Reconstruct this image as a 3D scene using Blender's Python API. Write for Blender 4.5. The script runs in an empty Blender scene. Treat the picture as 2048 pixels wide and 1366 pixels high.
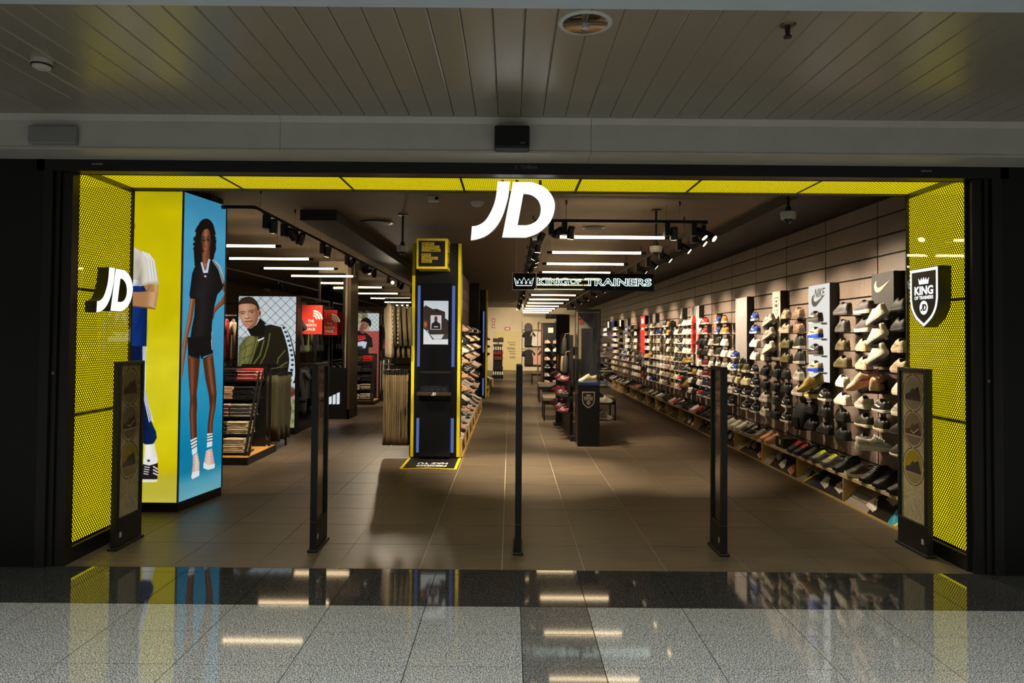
import bpy, bmesh, math, random
import numpy as np
from mathutils import Matrix, Vector
random.seed(7)
SC = bpy.context.scene
COL = SC.collection
PI = math.pi

# ------------------------------------------------------------------ camera
F_PX = 1420.0
PITCH = math.radians(1.4)
ROLL = 0.0085
cam = bpy.data.cameras.new('camera')
cam.sensor_width = 36.0
cam.lens = F_PX / 2048 * 36.0
cam.shift_x = 0.00146
cam.shift_y = -0.02085
cam.clip_end = 200
cam_o = bpy.data.objects.new('camera', cam)
COL.objects.link(cam_o)
cam_o.matrix_world = (Matrix.Translation((0, 0, 1.7)) @ Matrix.Rotation(PI / 2 + PITCH, 4, 'X')
                      @ Matrix.Rotation(ROLL, 4, 'Z'))
SC.camera = cam_o

# ------------------------------------------------------------------ world, exposure
w = bpy.data.worlds.new('mall_daylight'); SC.world = w
w.use_nodes = True
w.node_tree.nodes['Background'].inputs[0].default_value = (1.0, 0.98, 0.94, 1)
w.node_tree.nodes['Background'].inputs[1].default_value = 0.12
SC.view_settings.view_transform = 'Standard'
SC.view_settings.look = 'None'
SC.view_settings.exposure = 0.0
SC.view_settings.gamma = 1.0
SC.view_settings.use_curve_mapping = False
SC.cycles.max_bounces = 7
SC.cycles.transparent_max_bounces = 12
SC.cycles.sample_clamp_indirect = 4.0
SC.cycles.caustics_reflective = False
SC.cycles.caustics_refractive = False
SPOT_W = 270.0         # one track spot
TUBE_E = 13.0           # tube emission strength

# unseen area lamp added overhead behind the camera to brighten the mall floor
sk_l = bpy.data.lights.new('mall_fill_lamp', 'AREA'); sk_l.shape = 'RECTANGLE'; sk_l.size = 7.0; sk_l.size_y = 4.0
sk_l.energy = 620.0; sk_l.color = (0.96, 1.0, 0.94)
sk_o = bpy.data.objects.new('mall_fill_lamp', sk_l); COL.objects.link(sk_o); sk_o.location = (0, 0.4, 5.6)

# ------------------------------------------------------------------ colour and material helpers
def lin1(c):
    c = c / 255.0
    return c / 12.92 if c <= 0.04045 else ((c + 0.055) / 1.055) ** 2.4
def lin(c):
    return (lin1(c[0]), lin1(c[1]), lin1(c[2]), 1.0)

MATS = {}
def mat(name, col, rough=0.5, metal=0.0, spec=0.5, noise=0.06, nscale=30.0, emit=None, estr=1.0, coat=0.0, bump=0.0):
    """principled with a fine procedural tone variation"""
    if name in MATS:
        return MATS[name]
    m = bpy.data.materials.new(name); m.use_nodes = True
    nt = m.node_tree; b = nt.nodes['Principled BSDF']
    c = lin(col)
    if noise > 0:
        tc = nt.nodes.new('ShaderNodeTexCoord')
        n = nt.nodes.new('ShaderNodeTexNoise'); n.inputs['Scale'].default_value = nscale
        n.inputs['Detail'].default_value = 3
        nt.links.new(tc.outputs['Object'], n.inputs['Vector'])
        mx = nt.nodes.new('ShaderNodeMix'); mx.data_type = 'RGBA'
        mx.inputs[6].default_value = [max(0, x * (1 - noise * 2)) for x in c[:3]] + [1]
        mx.inputs[7].default_value = [min(1, x * (1 + noise * 2)) for x in c[:3]] + [1]
        nt.links.new(n.outputs['Fac'], mx.inputs[0])
        nt.links.new(mx.outputs[2], b.inputs['Base Color'])
        if bump > 0:
            bp = nt.nodes.new('ShaderNodeBump'); bp.inputs['Strength'].default_value = bump
            bp.inputs['Distance'].default_value = 0.01
            nt.links.new(n.outputs['Fac'], bp.inputs['Height'])
            nt.links.new(bp.outputs['Normal'], b.inputs['Normal'])
    else:
        b.inputs['Base Color'].default_value = c
    b.inputs['Roughness'].default_value = rough
    b.inputs['Metallic'].default_value = metal
    b.inputs['Specular IOR Level'].default_value = spec
    if coat:
        b.inputs['Coat Weight'].default_value = coat
        b.inputs['Coat Roughness'].default_value = 0.05
    if emit is not None:
        b.inputs['Emission Color'].default_value = lin(emit)
        b.inputs['Emission Strength'].default_value = estr
    MATS[name] = m
    return m

def emis(name, col, s=1.0):
    if name in MATS: return MATS[name]
    m = bpy.data.materials.new(name); m.use_nodes = True
    nt = m.node_tree; nt.nodes.clear()
    e = nt.nodes.new('ShaderNodeEmission'); o = nt.nodes.new('ShaderNodeOutputMaterial')
    e.inputs[0].default_value = lin(col); e.inputs[1].default_value = s
    nt.links.new(e.outputs[0], o.inputs[0])
    MATS[name] = m
    return m

def glass(name, tint=(255, 255, 255), refl=1.0):
    """thin clear sheet: clear straight through, Fresnel gloss on top"""
    if name in MATS: return MATS[name]
    m = bpy.data.materials.new(name); m.use_nodes = True
    nt = m.node_tree; nt.nodes.clear()
    t = nt.nodes.new('ShaderNodeBsdfTransparent'); t.inputs[0].default_value = lin(tint)
    g = nt.nodes.new('ShaderNodeBsdfGlossy'); g.inputs['Roughness'].default_value = 0.02
    lw = nt.nodes.new('ShaderNodeLayerWeight'); lw.inputs[0].default_value = .5
    pw = nt.nodes.new('ShaderNodeMath'); pw.operation = 'POWER'; pw.inputs[1].default_value = 5
    mu = nt.nodes.new('ShaderNodeMath'); mu.operation = 'MULTIPLY_ADD'; mu.inputs[1].default_value = .95 * refl; mu.inputs[2].default_value = .04 * refl
    nt.links.new(lw.outputs['Facing'], pw.inputs[0])
    mx = nt.nodes.new('ShaderNodeMixShader'); o = nt.nodes.new('ShaderNodeOutputMaterial')
    nt.links.new(pw.outputs[0], mu.inputs[0]); nt.links.new(mu.outputs[0], mx.inputs[0])
    nt.links.new(t.outputs[0], mx.inputs[1]); nt.links.new(g.outputs[0], mx.inputs[2])
    nt.links.new(mx.outputs[0], o.inputs[0])
    MATS[name] = m
    return m

def print_mat(name, s, gloss=False):
    """a print whose ink colours are stored on the mesh; s > 0: backlit, s = 0: plain paper"""
    if name in MATS: return MATS[name]
    m = bpy.data.materials.new(name); m.use_nodes = True
    nt = m.node_tree; b = nt.nodes['Principled BSDF']
    a = nt.nodes.new('ShaderNodeVertexColor'); a.layer_name = 'Ink'
    if s > 0:
        nt.links.new(a.outputs[0], b.inputs['Emission Color'])
        b.inputs['Emission Strength'].default_value = s
        b.inputs['Base Color'].default_value = (0.006, 0.006, 0.006, 1)
    else:
        nt.links.new(a.outputs[0], b.inputs['Base Color'])
    b.inputs['Roughness'].default_value = 0.15 if gloss else 0.5
    b.inputs['Specular IOR Level'].default_value = 0.5 if gloss else 0.12
    MATS[name] = m
    return m

# ------------------------------------------------------------------ mesh helpers
class MB:
    def __init__(s):
        s.v = []; s.f = []; s.m = []
    def add(s, vs, fs, m=0):
        o = len(s.v); s.v += [tuple(p) for p in vs]
        for f in fs:
            s.f.append([i + o for i in f]); s.m.append(m)
        return s
    def box(s, x0, x1, y0, y1, z0, z1, m=0):
        return s.add([(x0, y0, z0), (x1, y0, z0), (x1, y1, z0), (x0, y1, z0), (x0, y0, z1), (x1, y0, z1), (x1, y1, z1), (x0, y1, z1)],
                     [(0, 3, 2, 1), (4, 5, 6, 7), (0, 1, 5, 4), (1, 2, 6, 5), (2, 3, 7, 6), (3, 0, 4, 7)], m)
    def bbox(s, x0, x1, y0, y1, z0, z1, b=0.005, m=0):
        """box with chamfered edges"""
        bm = bmesh.new()
        mb = MB().box(x0, x1, y0, y1, z0, z1)
        vs = [bm.verts.new(p) for p in mb.v]
        for f in mb.f: bm.faces.new([vs[i] for i in f])
        bmesh.ops.bevel(bm, geom=list(bm.edges), offset=b, segments=2, affect='EDGES', profile=0.5)
        bm.verts.index_update()
        s.add([tuple(v.co) for v in bm.verts], [[v.index for v in f.verts] for f in bm.faces], m)
        bm.free()
        return s
    def xf(s, M, start=0):
        for i in range(start, len(s.v)):
            s.v[i] = tuple(M @ Vector(s.v[i]))
        return s
    def loft(s, rings, closed=True, cap0=True, cap1=True, m=0):
        n = len(rings[0]); o = len(s.v)
        for r in rings: s.v += [tuple(p) for p in r]
        for i in range(len(rings) - 1):
            for k in range(n if closed else n - 1):
                a = o + i * n + k; b = o + i * n + (k + 1) % n
                s.f.append([a, b, b + n, a + n]); s.m.append(m)
        if cap0: s.f.append([o + k for k in range(n)][::-1]); s.m.append(m)
        if cap1: s.f.append([o + (len(rings) - 1) * n + k for k in range(n)]); s.m.append(m)
        return s
    def tube(s, pts, r, n=8, m=0, cap=True):
        """round bar along a poly line; r a number or one per point"""
        P = [Vector(p) for p in pts]; rings = []
        for i, p in enumerate(P):
            d = (P[min(i + 1, len(P) - 1)] - P[max(i - 1, 0)]).normalized()
            u = d.orthogonal().normalized() if i == 0 else (u - d * u.dot(d)).normalized()
            v = d.cross(u)
            rr = r[i] if isinstance(r, (list, tuple)) else r
            rings.append([p + (u * math.cos(2 * PI * k / n) + v * math.sin(2 * PI * k / n)) * rr for k in range(n)])
        return s.loft(rings, True, cap, cap, m)
    def bar(s, p0, p1, w, h, m=0):
        """square bar"""
        p0 = Vector(p0); p1 = Vector(p1); d = (p1 - p0).normalized()
        up = Vector((0, 0, 1)) if abs(d.z) < 0.95 else Vector((1, 0, 0))
        a = d.cross(up).normalized(); b = a.cross(d)
        q = [(-1, -1), (1, -1), (1, 1), (-1, 1)]
        return s.loft([[p + a * (i * w / 2) + b * (j * h / 2) for i, j in q] for p in (p0, p1)], m=m)
    def prism(s, poly, d, fn, m=0):
        """polygon (u, v) pushed through thickness d; fn(u, v, t) -> xyz"""
        return s.loft([[fn(u, v, 0) for u, v in poly], [fn(u, v, d) for u, v in poly]], m=m)
    def sphere(s, c, r, n=12, k=8, sz=1.0, z0=-1.0, z1=1.0, m=0):
        rings = []
        for i in range(k + 1):
            zz = z0 + (z1 - z0) * i / k
            rr = math.sqrt(max(0.0, 1 - zz * zz)) + 1e-4
            rings.append([(c[0] + r * rr * math.cos(2 * PI * j / n), c[1] + r * rr * math.sin(2 * PI * j / n), c[2] + r * sz * zz) for j in range(n)])
        return s.loft(rings, m=m)
    def mesh(s, name, mats, smooth=False):
        me = bpy.data.meshes.new(name)
        me.from_pydata(s.v, [], s.f)
        for q in (mats if isinstance(mats, (list, tuple)) else [mats]): me.materials.append(q)
        if any(s.m): me.polygons.foreach_set('material_index', s.m)
        if smooth: me.polygons.foreach_set('use_smooth', [True] * len(me.polygons))
        me.update()
        return me
    def build(s, name, mats, parent=None, smooth=False):
        return link(name, s.mesh(name, mats, smooth), parent)

def link(name, me, parent=None, loc=None, rot=None, scale=None):
    o = bpy.data.objects.new(name, me); COL.objects.link(o)
    if parent is not None: o.parent = parent
    if loc is not None: o.location = loc
    if rot is not None: o.rotation_euler = rot
    if scale is not None: o.scale = scale
    return o
def tag(o, label, cat, group=None, kind=None):
    o['label'] = label; o['category'] = cat
    if group: o['group'] = group
    if kind: o['kind'] = kind
    return o
def struct(o, label, cat):
    return tag(o, label, cat, kind='structure')
def thing(name, label, cat, loc=(0, 0, 0), rz=0.0, group=None, rot=None):
    o = bpy.data.objects.new(name, None); COL.objects.link(o)
    o.empty_display_size = 0.05
    o.location = loc; o.rotation_euler = rot if rot else (0, 0, rz)
    return tag(o, label, cat, group)
def set_mat(o, i, m):
    o.material_slots[i].link = 'OBJECT'; o.material_slots[i].material = m
ORD = ['first', 'second', 'third', 'fourth', 'fifth', 'sixth', 'seventh', 'eighth', 'ninth', 'tenth', 'eleventh', 'twelfth',
       'thirteenth', 'fourteenth', 'fifteenth', 'sixteenth', 'seventeenth', 'eighteenth', 'nineteenth', 'twentieth']
for _t in ('twenty', 'thirty', 'forty', 'fifty', 'sixty'):
    ORD += [_t + '-' + o for o in ORD[:9]] + ['next after %s ninth' % _t]
ORD = ORD[:19] + ['twentieth'] + ORD[20:]

def curve_to_mesh(cu, name, mats):
    o = bpy.data.objects.new('tmp', cu)
    me = bpy.data.meshes.new_from_object(o)
    bpy.data.objects.remove(o)
    me.name = name
    me.materials.clear()
    for q in (mats if isinstance(mats, (list, tuple)) else [mats]): me.materials.append(q)
    return me
def text_mesh(body, size, m, ext=0.001, bold=0.0, shear=0.0, align='CENTER', spacing=1.0, line=1.0, outline=0.0):
    cu = bpy.data.curves.new('lettering', 'FONT')
    cu.body = body; cu.size = size; cu.extrude = ext; cu.offset = bold; cu.shear = shear
    cu.align_x = align; cu.align_y = 'CENTER'; cu.space_character = spacing; cu.space_line = line
    cu.resolution_u = 3
    if outline > 0:
        cu.fill_mode = 'NONE'; cu.extrude = 0; cu.bevel_depth = outline; cu.bevel_resolution = 1
    return curve_to_mesh(cu, 'lettering', m)
def shape_mesh(polys, m, ext=0.001, smooth=None):
    """flat shape from closed outlines (holes by overlap), pushed to thickness 2*ext, lying in XY"""
    cu = bpy.data.curves.new('shape', 'CURVE'); cu.dimensions = '2D'; cu.fill_mode = 'BOTH'; cu.extrude = ext
    for pts in polys:
        sp = cu.splines.new('POLY'); sp.points.add(len(pts) - 1)
        for i, p in enumerate(pts): sp.points[i].co = (p[0], p[1], 0, 1)
        sp.use_cyclic_u = True
    return curve_to_mesh(cu, 'shape', m)
def smooth_poly(pts, n=5, closed=True):
    """Catmull-Rom through the points"""
    out = []; N = len(pts)
    for i in range(N if closed else N - 1):
        p0, p1, p2, p3 = (pts[(i - 1) % N], pts[i], pts[(i + 1) % N], pts[(i + 2) % N]) if closed else (
            pts[max(i - 1, 0)], pts[i], pts[i + 1], pts[min(i + 2, N - 1)])
        for k in range(n):
            t = k / n
            out.append(tuple(0.5 * (2 * p1[a] + (p2[a] - p0[a]) * t + (2 * p0[a] - 5 * p1[a] + 4 * p2[a] - p3[a]) * t * t
                                    + (3 * p1[a] - p0[a] - 3 * p2[a] + p3[a]) * t ** 3) for a in (0, 1)))
    if not closed: out.append(tuple(pts[-1]))
    return out
# orientation of flat artwork (XY plane -> world): facing the mall (-Y), facing -X, facing +X, lying on the floor
FACE_MALL = (PI / 2, 0, 0)
FACE_NX = (PI / 2, 0, -PI / 2)
FACE_PX = (PI / 2, 0, PI / 2)

# ------------------------------------------------------------------ ink canvas for prints
class Canvas:
    def __init__(s, x0, y0, x1, y1, dens, base):
        s.w = int((x1 - x0) * dens) + 2; s.h = int((y1 - y0) * dens) + 2
        s.x0, s.y0, s.x1, s.y1 = x0, y0, x1, y1
        s.X, s.Y = np.meshgrid(np.linspace(x0, x1, s.w), np.linspace(y0, y1, s.h))
        s.px = (x1 - x0) / (s.w - 1)
        s.img = np.zeros((s.h, s.w, 3)); s.img[:] = np.array(base) / 255.0
    def _win(s, xa, ya, xb, yb):
        i0 = max(0, int((xa - s.x0) / s.px) - 2); i1 = min(s.w, int((xb - s.x0) / s.px) + 3)
        py = (s.y1 - s.y0) / (s.h - 1)
        j0 = max(0, int((ya - s.y0) / py) - 2); j1 = min(s.h, int((yb - s.y0) / py) + 3)
        return (slice(j0, j1), slice(i0, i1)) if i1 > i0 and j1 > j0 else None
    def _mix(s, W, mask, c, a):
        k = (mask * a)[..., None]
        s.img[W] = s.img[W] * (1 - k) + np.array(c) / 255.0 * k
    def mask(s, pts, W):
        X = s.X[W]; Y = s.Y[W]; acc = np.zeros(X.shape)
        for ox, oy in ((-.25, -.25), (.25, -.25), (.25, .25), (-.25, .25)):
            x = X + ox * s.px; y = Y + oy * s.px; ins = np.zeros(X.shape, bool)
            for i in range(len(pts)):
                xa, ya = pts[i]; xb, yb = pts[i - 1]
                if ya == yb: continue
                ins ^= ((ya > y) != (yb > y)) & (x < (xb - xa) * (y - ya) / (yb - ya) + xa)
            acc += ins
        return acc / 4
    def poly(s, pts, c, a=1.0, smooth=False, hi=None):
        """filled outline; hi=(colour, dx): lighter towards one side by the horizontal place in the shape"""
        if smooth: pts = smooth_poly(pts, 5)
        xs = [p[0] for p in pts]; ys = [p[1] for p in pts]
        W = s._win(min(xs), min(ys), max(xs), max(ys))
        if W is None: return
        m = s.mask(pts, W)
        s._mix(W, m, c, a)
        if hi:
            col, pos, wid = hi
            inn = m > 0.3
            X = s.X[W]
            big = np.where(inn, X, 1e9).min(axis=1, keepdims=True); end = np.where(inn, X, -1e9).max(axis=1, keepdims=True)
            t = (X - big) / np.maximum(end - big, 1e-6)
            s._mix(W, m * np.exp(-((t - pos) / wid) ** 2), col, 1.0)
    def ell(s, cx, cy, rx, ry, c, a=1.0, soft=0.25, rot=0.0):
        R = max(rx, ry) * (1 + soft)
        W = s._win(cx - R, cy - R, cx + R, cy + R)
        if W is None: return
        dx = s.X[W] - cx; dy = s.Y[W] - cy
        u = (dx * math.cos(rot) + dy * math.sin(rot)) / rx; v = (-dx * math.sin(rot) + dy * math.cos(rot)) / ry
        d = np.sqrt(u * u + v * v)
        s._mix(W, np.clip((1 + soft - d) / (2 * soft), 0, 1), c, a)
    def line(s, pts, wd, c, a=1.0):
        for (xa, ya), (xb, yb) in zip(pts[:-1], pts[1:]):
            W = s._win(min(xa, xb) - wd, min(ya, yb) - wd, max(xa, xb) + wd, max(ya, yb) + wd)
            if W is None: continue
            X = s.X[W]; Y = s.Y[W]; L = max((xb - xa) ** 2 + (yb - ya) ** 2, 1e-9)
            t = np.clip(((X - xa) * (xb - xa) + (Y - ya) * (yb - ya)) / L, 0, 1)
            d = np.hypot(X - xa - t * (xb - xa), Y - ya - t * (yb - ya))
            s._mix(W, np.clip((wd / 2 + s.px * .5 - d) / s.px, 0, 1), c, a)
    def rows(s, stops):
        """vertical blend of background tones: [(y, colour), ...]"""
        ys = [q[0] for q in stops]
        for k in range(3):
            s.img[..., k] = np.interp(s.Y, ys, [q[1][k] / 255.0 for q in stops])
    def grain(s, amt, cell=6.0):
        rs = np.random.RandomState(3)
        g = rs.rand(int((s.y1 - s.y0) / cell) + 3, int((s.x1 - s.x0) / cell) + 3)
        a = (s.X - s.x0) / cell; b = (s.Y - s.y0) / cell
        i = b.astype(int); j = a.astype(int); fb = b - i; fa = a - j
        n = (g[i, j] * (1 - fa) + g[i, j + 1] * fa) * (1 - fb) + (g[i + 1, j] * (1 - fa) + g[i + 1, j + 1] * fa) * fb
        s.img *= (1 + amt * (n - .5))[..., None]
    def build(s, name, m, parent, origin, uvec, vvec):
        """sheet whose top-left is origin, u to the right, v downwards (full lengths)"""
        U = np.linspace(0, 1, s.w); V = np.linspace(0, 1, s.h)
        o = np.array(origin, float); P = o + U[None, :, None] * np.array(uvec, float) + V[:, None, None] * np.array(vvec, float)
        me = bpy.data.meshes.new(name)
        n = s.w * s.h; me.vertices.add(n); me.vertices.foreach_set('co', P.reshape(-1).astype(np.float32))
        idx = np.arange(n).reshape(s.h, s.w)
        q = np.stack([idx[1:, :-1], idx[1:, 1:], idx[:-1, 1:], idx[:-1, :-1]], -1).reshape(-1)
        nf = (s.w - 1) * (s.h - 1)
        me.loops.add(nf * 4); me.loops.foreach_set('vertex_index', q.astype(np.int32))
        me.polygons.add(nf); me.polygons.foreach_set('loop_start', np.arange(0, nf * 4, 4, dtype=np.int32))
        c = np.clip(s.img, 0, 1); c = np.where(c <= .04045, c / 12.92, ((c + .055) / 1.055) ** 2.4)
        at = me.color_attributes.new('Ink', 'FLOAT_COLOR', 'POINT')
        at.data.foreach_set('color', np.concatenate([c, np.ones((s.h, s.w, 1))], -1).reshape(-1).astype(np.float32))
        me.materials.append(m)
        me.update(); me.validate()
        return link(name, me, parent)
# ================================================================== SURFACE MATERIALS
def nodes_of(m):
    m.use_nodes = True
    return m.node_tree, m.node_tree.nodes['Principled BSDF']
def granite(name, c0, c1, c2, scale=150.0, rough=0.05):
    m = bpy.data.materials.new(name); nt, b = nodes_of(m)
    g = nt.nodes.new('ShaderNodeNewGeometry')
    n1 = nt.nodes.new('ShaderNodeTexNoise'); n1.inputs['Scale'].default_value = scale; n1.inputs['Detail'].default_value = 2
    n2 = nt.nodes.new('ShaderNodeTexVoronoi'); n2.inputs['Scale'].default_value = scale * .55
    r = nt.nodes.new('ShaderNodeValToRGB'); e = r.color_ramp.elements
    e[0].position = .40; e[0].color = lin(c0); e[1].position = .60; e[1].color = lin(c2)
    k = e.new(.5); k.color = lin(c1)
    r2 = nt.nodes.new('ShaderNodeMix'); r2.data_type = 'RGBA'; r2.blend_type = 'MULTIPLY'; r2.inputs[0].default_value = .45
    nt.links.new(g.outputs['Position'], n1.inputs['Vector']); nt.links.new(g.outputs['Position'], n2.inputs['Vector'])
    nt.links.new(n1.outputs['Fac'], r.inputs[0]); nt.links.new(r.outputs[0], r2.inputs[6]); nt.links.new(n2.outputs['Color'], r2.inputs[7])
    hs = nt.nodes.new('ShaderNodeHueSaturation'); hs.inputs['Saturation'].default_value = .12
    nt.links.new(r2.outputs[2], hs.inputs['Color'])
    nt.links.new(hs.outputs[0], b.inputs['Base Color'])
    b.inputs['Roughness'].default_value = rough; b.inputs['Specular IOR Level'].default_value = .55
    MATS[name] = m
    return m
G_LIGHT = granite('granite_light', (58, 62, 58), (160, 166, 156), (212, 214, 202))
G_DARK = granite('granite_dark', (20, 20, 20), (46, 45, 42), (92, 90, 82))
G_BROWN = granite('granite_brown', (66, 58, 50), (104, 94, 82), (150, 138, 122))

def tile_mat():
    m = bpy.data.materials.new('shop_tile'); nt, b = nodes_of(m)
    g = nt.nodes.new('ShaderNodeNewGeometry')
    mp = nt.nodes.new('ShaderNodeMapping'); mp.inputs['Scale'].default_value = (1.2, 9.0, 1)
    n = nt.nodes.new('ShaderNodeTexNoise'); n.inputs['Scale'].default_value = 2.2; n.inputs['Detail'].default_value = 6
    oi = nt.nodes.new('ShaderNodeObjectInfo')
    r = nt.nodes.new('ShaderNodeValToRGB'); e = r.color_ramp.elements
    e[0].position = .3; e[0].color = lin((82, 71, 58)); e[1].position = .72; e[1].color = lin((112, 98, 80))
    hv = nt.nodes.new('ShaderNodeHueSaturation')
    mr = nt.nodes.new('ShaderNodeMapRange'); mr.inputs[3].default_value = .9; mr.inputs[4].default_value = 1.08
    nt.links.new(g.outputs['Position'], mp.inputs[0]); nt.links.new(mp.outputs[0], n.inputs['Vector'])
    nt.links.new(n.outputs['Fac'], r.inputs[0]); nt.links.new(r.outputs[0], hv.inputs['Color'])
    nt.links.new(oi.outputs['Random'], mr.inputs[0]); nt.links.new(mr.outputs[0], hv.inputs['Value'])
    nt.links.new(hv.outputs[0], b.inputs['Base Color'])
    mr2 = nt.nodes.new('ShaderNodeMapRange'); mr2.inputs[3].default_value = .33; mr2.inputs[4].default_value = .5
    nt.links.new(n.outputs['Fac'], mr2.inputs[0]); nt.links.new(mr2.outputs[0], b.inputs['Roughness'])
    b.inputs['Specular IOR Level'].default_value = .4
    return m
TILE = tile_mat()

def perforated(name, strand, hole, cell, rough=.45, axes=('Y', 'Z'), metal=0.0, dots=False, spec=.4):
    """fine metal mesh: crossing strands (or round dots) drawn from position"""
    m = bpy.data.materials.new(name); nt, b = nodes_of(m)
    g = nt.nodes.new('ShaderNodeNewGeometry'); sp = nt.nodes.new('ShaderNodeSeparateXYZ')
    nt.links.new(g.outputs['Position'], sp.inputs[0])
    def mth(op, a, bb=None):
        q = nt.nodes.new('ShaderNodeMath'); q.operation = op
        for i, t in enumerate((a, bb)):
            if t is None: continue
            if isinstance(t, (int, float)): q.inputs[i].default_value = t
            else: nt.links.new(t, q.inputs[i])
        return q.outputs[0]
    u = sp.outputs[axes[0]]; v = sp.outputs[axes[1]]
    if dots:
        p = mth('MULTIPLY', u, 2 * PI / cell); q = mth('MULTIPLY', v, 2 * PI / cell)
        t = mth('MULTIPLY', mth('SINE', p), mth('SINE', q))
        fac = mth('GREATER_THAN', t, .45)
    else:
        a1 = mth('PINGPONG', mth('ADD', mth('DIVIDE', u, cell), mth('DIVIDE', v, cell)), .5)
        a2 = mth('PINGPONG', mth('SUBTRACT', mth('DIVIDE', u, cell), mth('DIVIDE', v, cell)), .5)
        fac = mth('GREATER_THAN', mth('MINIMUM', a1, a2), .15)
    mx = nt.nodes.new('ShaderNodeMix'); mx.data_type = 'RGBA'
    mx.inputs[6].default_value = lin(strand); mx.inputs[7].default_value = lin(hole)
    nt.links.new(fac, mx.inputs[0]); nt.links.new(mx.outputs[2], b.inputs['Base Color'])
    b.inputs['Roughness'].default_value = rough; b.inputs['Metallic'].default_value = metal
    b.inputs['Specular IOR Level'].default_value = spec
    return m
WALLMESH = perforated('wall_mesh', (174, 153, 140), (40, 31, 29), .024)
SLAT = perforated('ceiling_slat_paint', (158, 151, 136), (86, 82, 73), .0075, rough=.27, axes=('X', 'Y'), dots=True, spec=.85)
FACADE = perforated('facade_mesh', (9, 9, 9), (2, 2, 2), .03, axes=('X', 'Z'))

BLACK = mat('black_powder_coat', (14, 14, 14), .45)
BLACKG = mat('black_gloss', (9, 9, 10), .12, noise=0)
BLACKM = mat('black_matt', (10, 10, 10), .8)
DGREY = mat('dark_grey_metal', (48, 45, 42), .4, metal=.6)
STEEL = mat('brushed_steel', (150, 145, 138), .3, metal=.9)
CEILP = mat('ceiling_paint', (118, 104, 88), .75, nscale=4)
CEILD = mat('ceiling_dark_paint', (44, 40, 36), .7, nscale=4)
WALLW = mat('back_wall_paint', (196, 180, 150), .8, nscale=3)
BEAMW = mat('mall_beam_paint', (196, 193, 184), .5, nscale=6)
BEAMB = mat('mall_front_beam', (196, 208, 218), .5, nscale=6)
PLY = mat('plywood', (206, 172, 104), .55, nscale=14, noise=.1)
PLYT = mat('bench_top_laminate', (176, 158, 136), .5, nscale=12)
YEL = mat('yellow_vinyl', (232, 214, 16), .5, noise=.02)
YELLOW_E = emis('yellow_lightbox', (255, 234, 16), 1.5)
WHITE_E = emis('white_letter_light', (250, 252, 250), 1.15)
GLASS = glass('clear_pane')
MIRROR = mat('mirror', (225, 225, 220), .03, metal=1.0, noise=0)

# ================================================================== MALL: floor, ceiling, beams, facade
base = struct(MB().box(-7.5, 7.5, 3.0, 5.24, -.06, -.006).build('floor_mall', mat('granite_joint', (30, 30, 28), .5)),
              'polished granite floor of the mall in front of the shop', 'floor')
far = MB().box(-9, 9, -9, 3.0, -.06, 0).build('floor_mall_behind', G_LIGHT)
struct(far, 'light granite mall floor before the entrance', 'floor')
def slab(mesh_cache, key, sx, sy, h, m, name, parent, x, y, z=0.0):
    if key not in mesh_cache:
        mesh_cache[key] = MB().box(0, sx, 0, sy, -h, 0).mesh(name, m)
    return link(name, mesh_cache[key], parent, (x, y, z))
cache = {}
GX = [.08 - .6 * k for k in range(9, 0, -1)] + [.08, .5] + [.5 + .6 * k for k in range(1, 9)]
for i in range(len(GX) - 1):
    wd = GX[i + 1] - GX[i]; strip = abs(wd - .42) < .01
    for j, (ya, yb) in enumerate(((3.3, 3.71), (3.71, 4.12), (4.12, 4.53))):
        slab(cache, (round(wd, 2), .41, strip), wd - .005, .405, .02, G_BROWN if strip else G_LIGHT, 'granite_tile', base, GX[i], ya)
    slab(cache, (round(wd, 2), 'd'), wd - .005, .595, .02, G_DARK, 'dark_granite_tile', base, GX[i], 4.53)
    slab(cache, (round(wd, 2), 'e'), wd - .005, .105, .02, G_DARK, 'threshold_tile', base, GX[i], 5.13)

ceil = struct(MB().box(-6, 6, 3.2, 4.93, 3.262, 3.30).build('ceiling_mall', BEAMW), 'slatted metal ceiling of the mall walkway', 'ceiling')
sl = MB()
prof = [(-.0765, .008), (-.0715, 0), (.0690, 0), (.0765, .003), (.0765, .030), (-.0765, .030)]
sl.loft([[(x, 3.2, z) for x, z in prof], [(x, 4.93, z) for x, z in prof]])
slm = sl.mesh('ceiling_slat', SLAT)
for k in range(-36, 37):
    link('ceiling_slat', slm, ceil, (-.02 + .154 * k, 0, 3.23))
struct(MB().box(-6, 6, 2.72, 3.2, 3.20, 3.5).build('trim_1', BEAMB), 'pale painted beam closing the near edge of the slatted ceiling', 'beam')
bp = [(4.90, 3.262), (4.90, 3.232), (4.925, 3.19), (4.925, 3.005), (4.918, 3.0), (4.918, 2.985), (5.2, 2.985), (5.2, 3.262)]
for nm, xa, xb in (('trim_2', -6, -1.62), ('trim_2', -1.617, .55), ('trim_2', .553, 6)):
    o = MB().loft([[(xa, y, z) for y, z in bp], [(xb, y, z) for y, z in bp]]).build(nm, BEAMW)
    struct(o, 'grey painted lintel beam section %s' % {-6: 'over the dark wall beside the left lightbox', -1.617: 'carrying the black loudspeaker',
                                                     .553: 'running on towards the lit shield'}[xa], 'beam')
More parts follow.
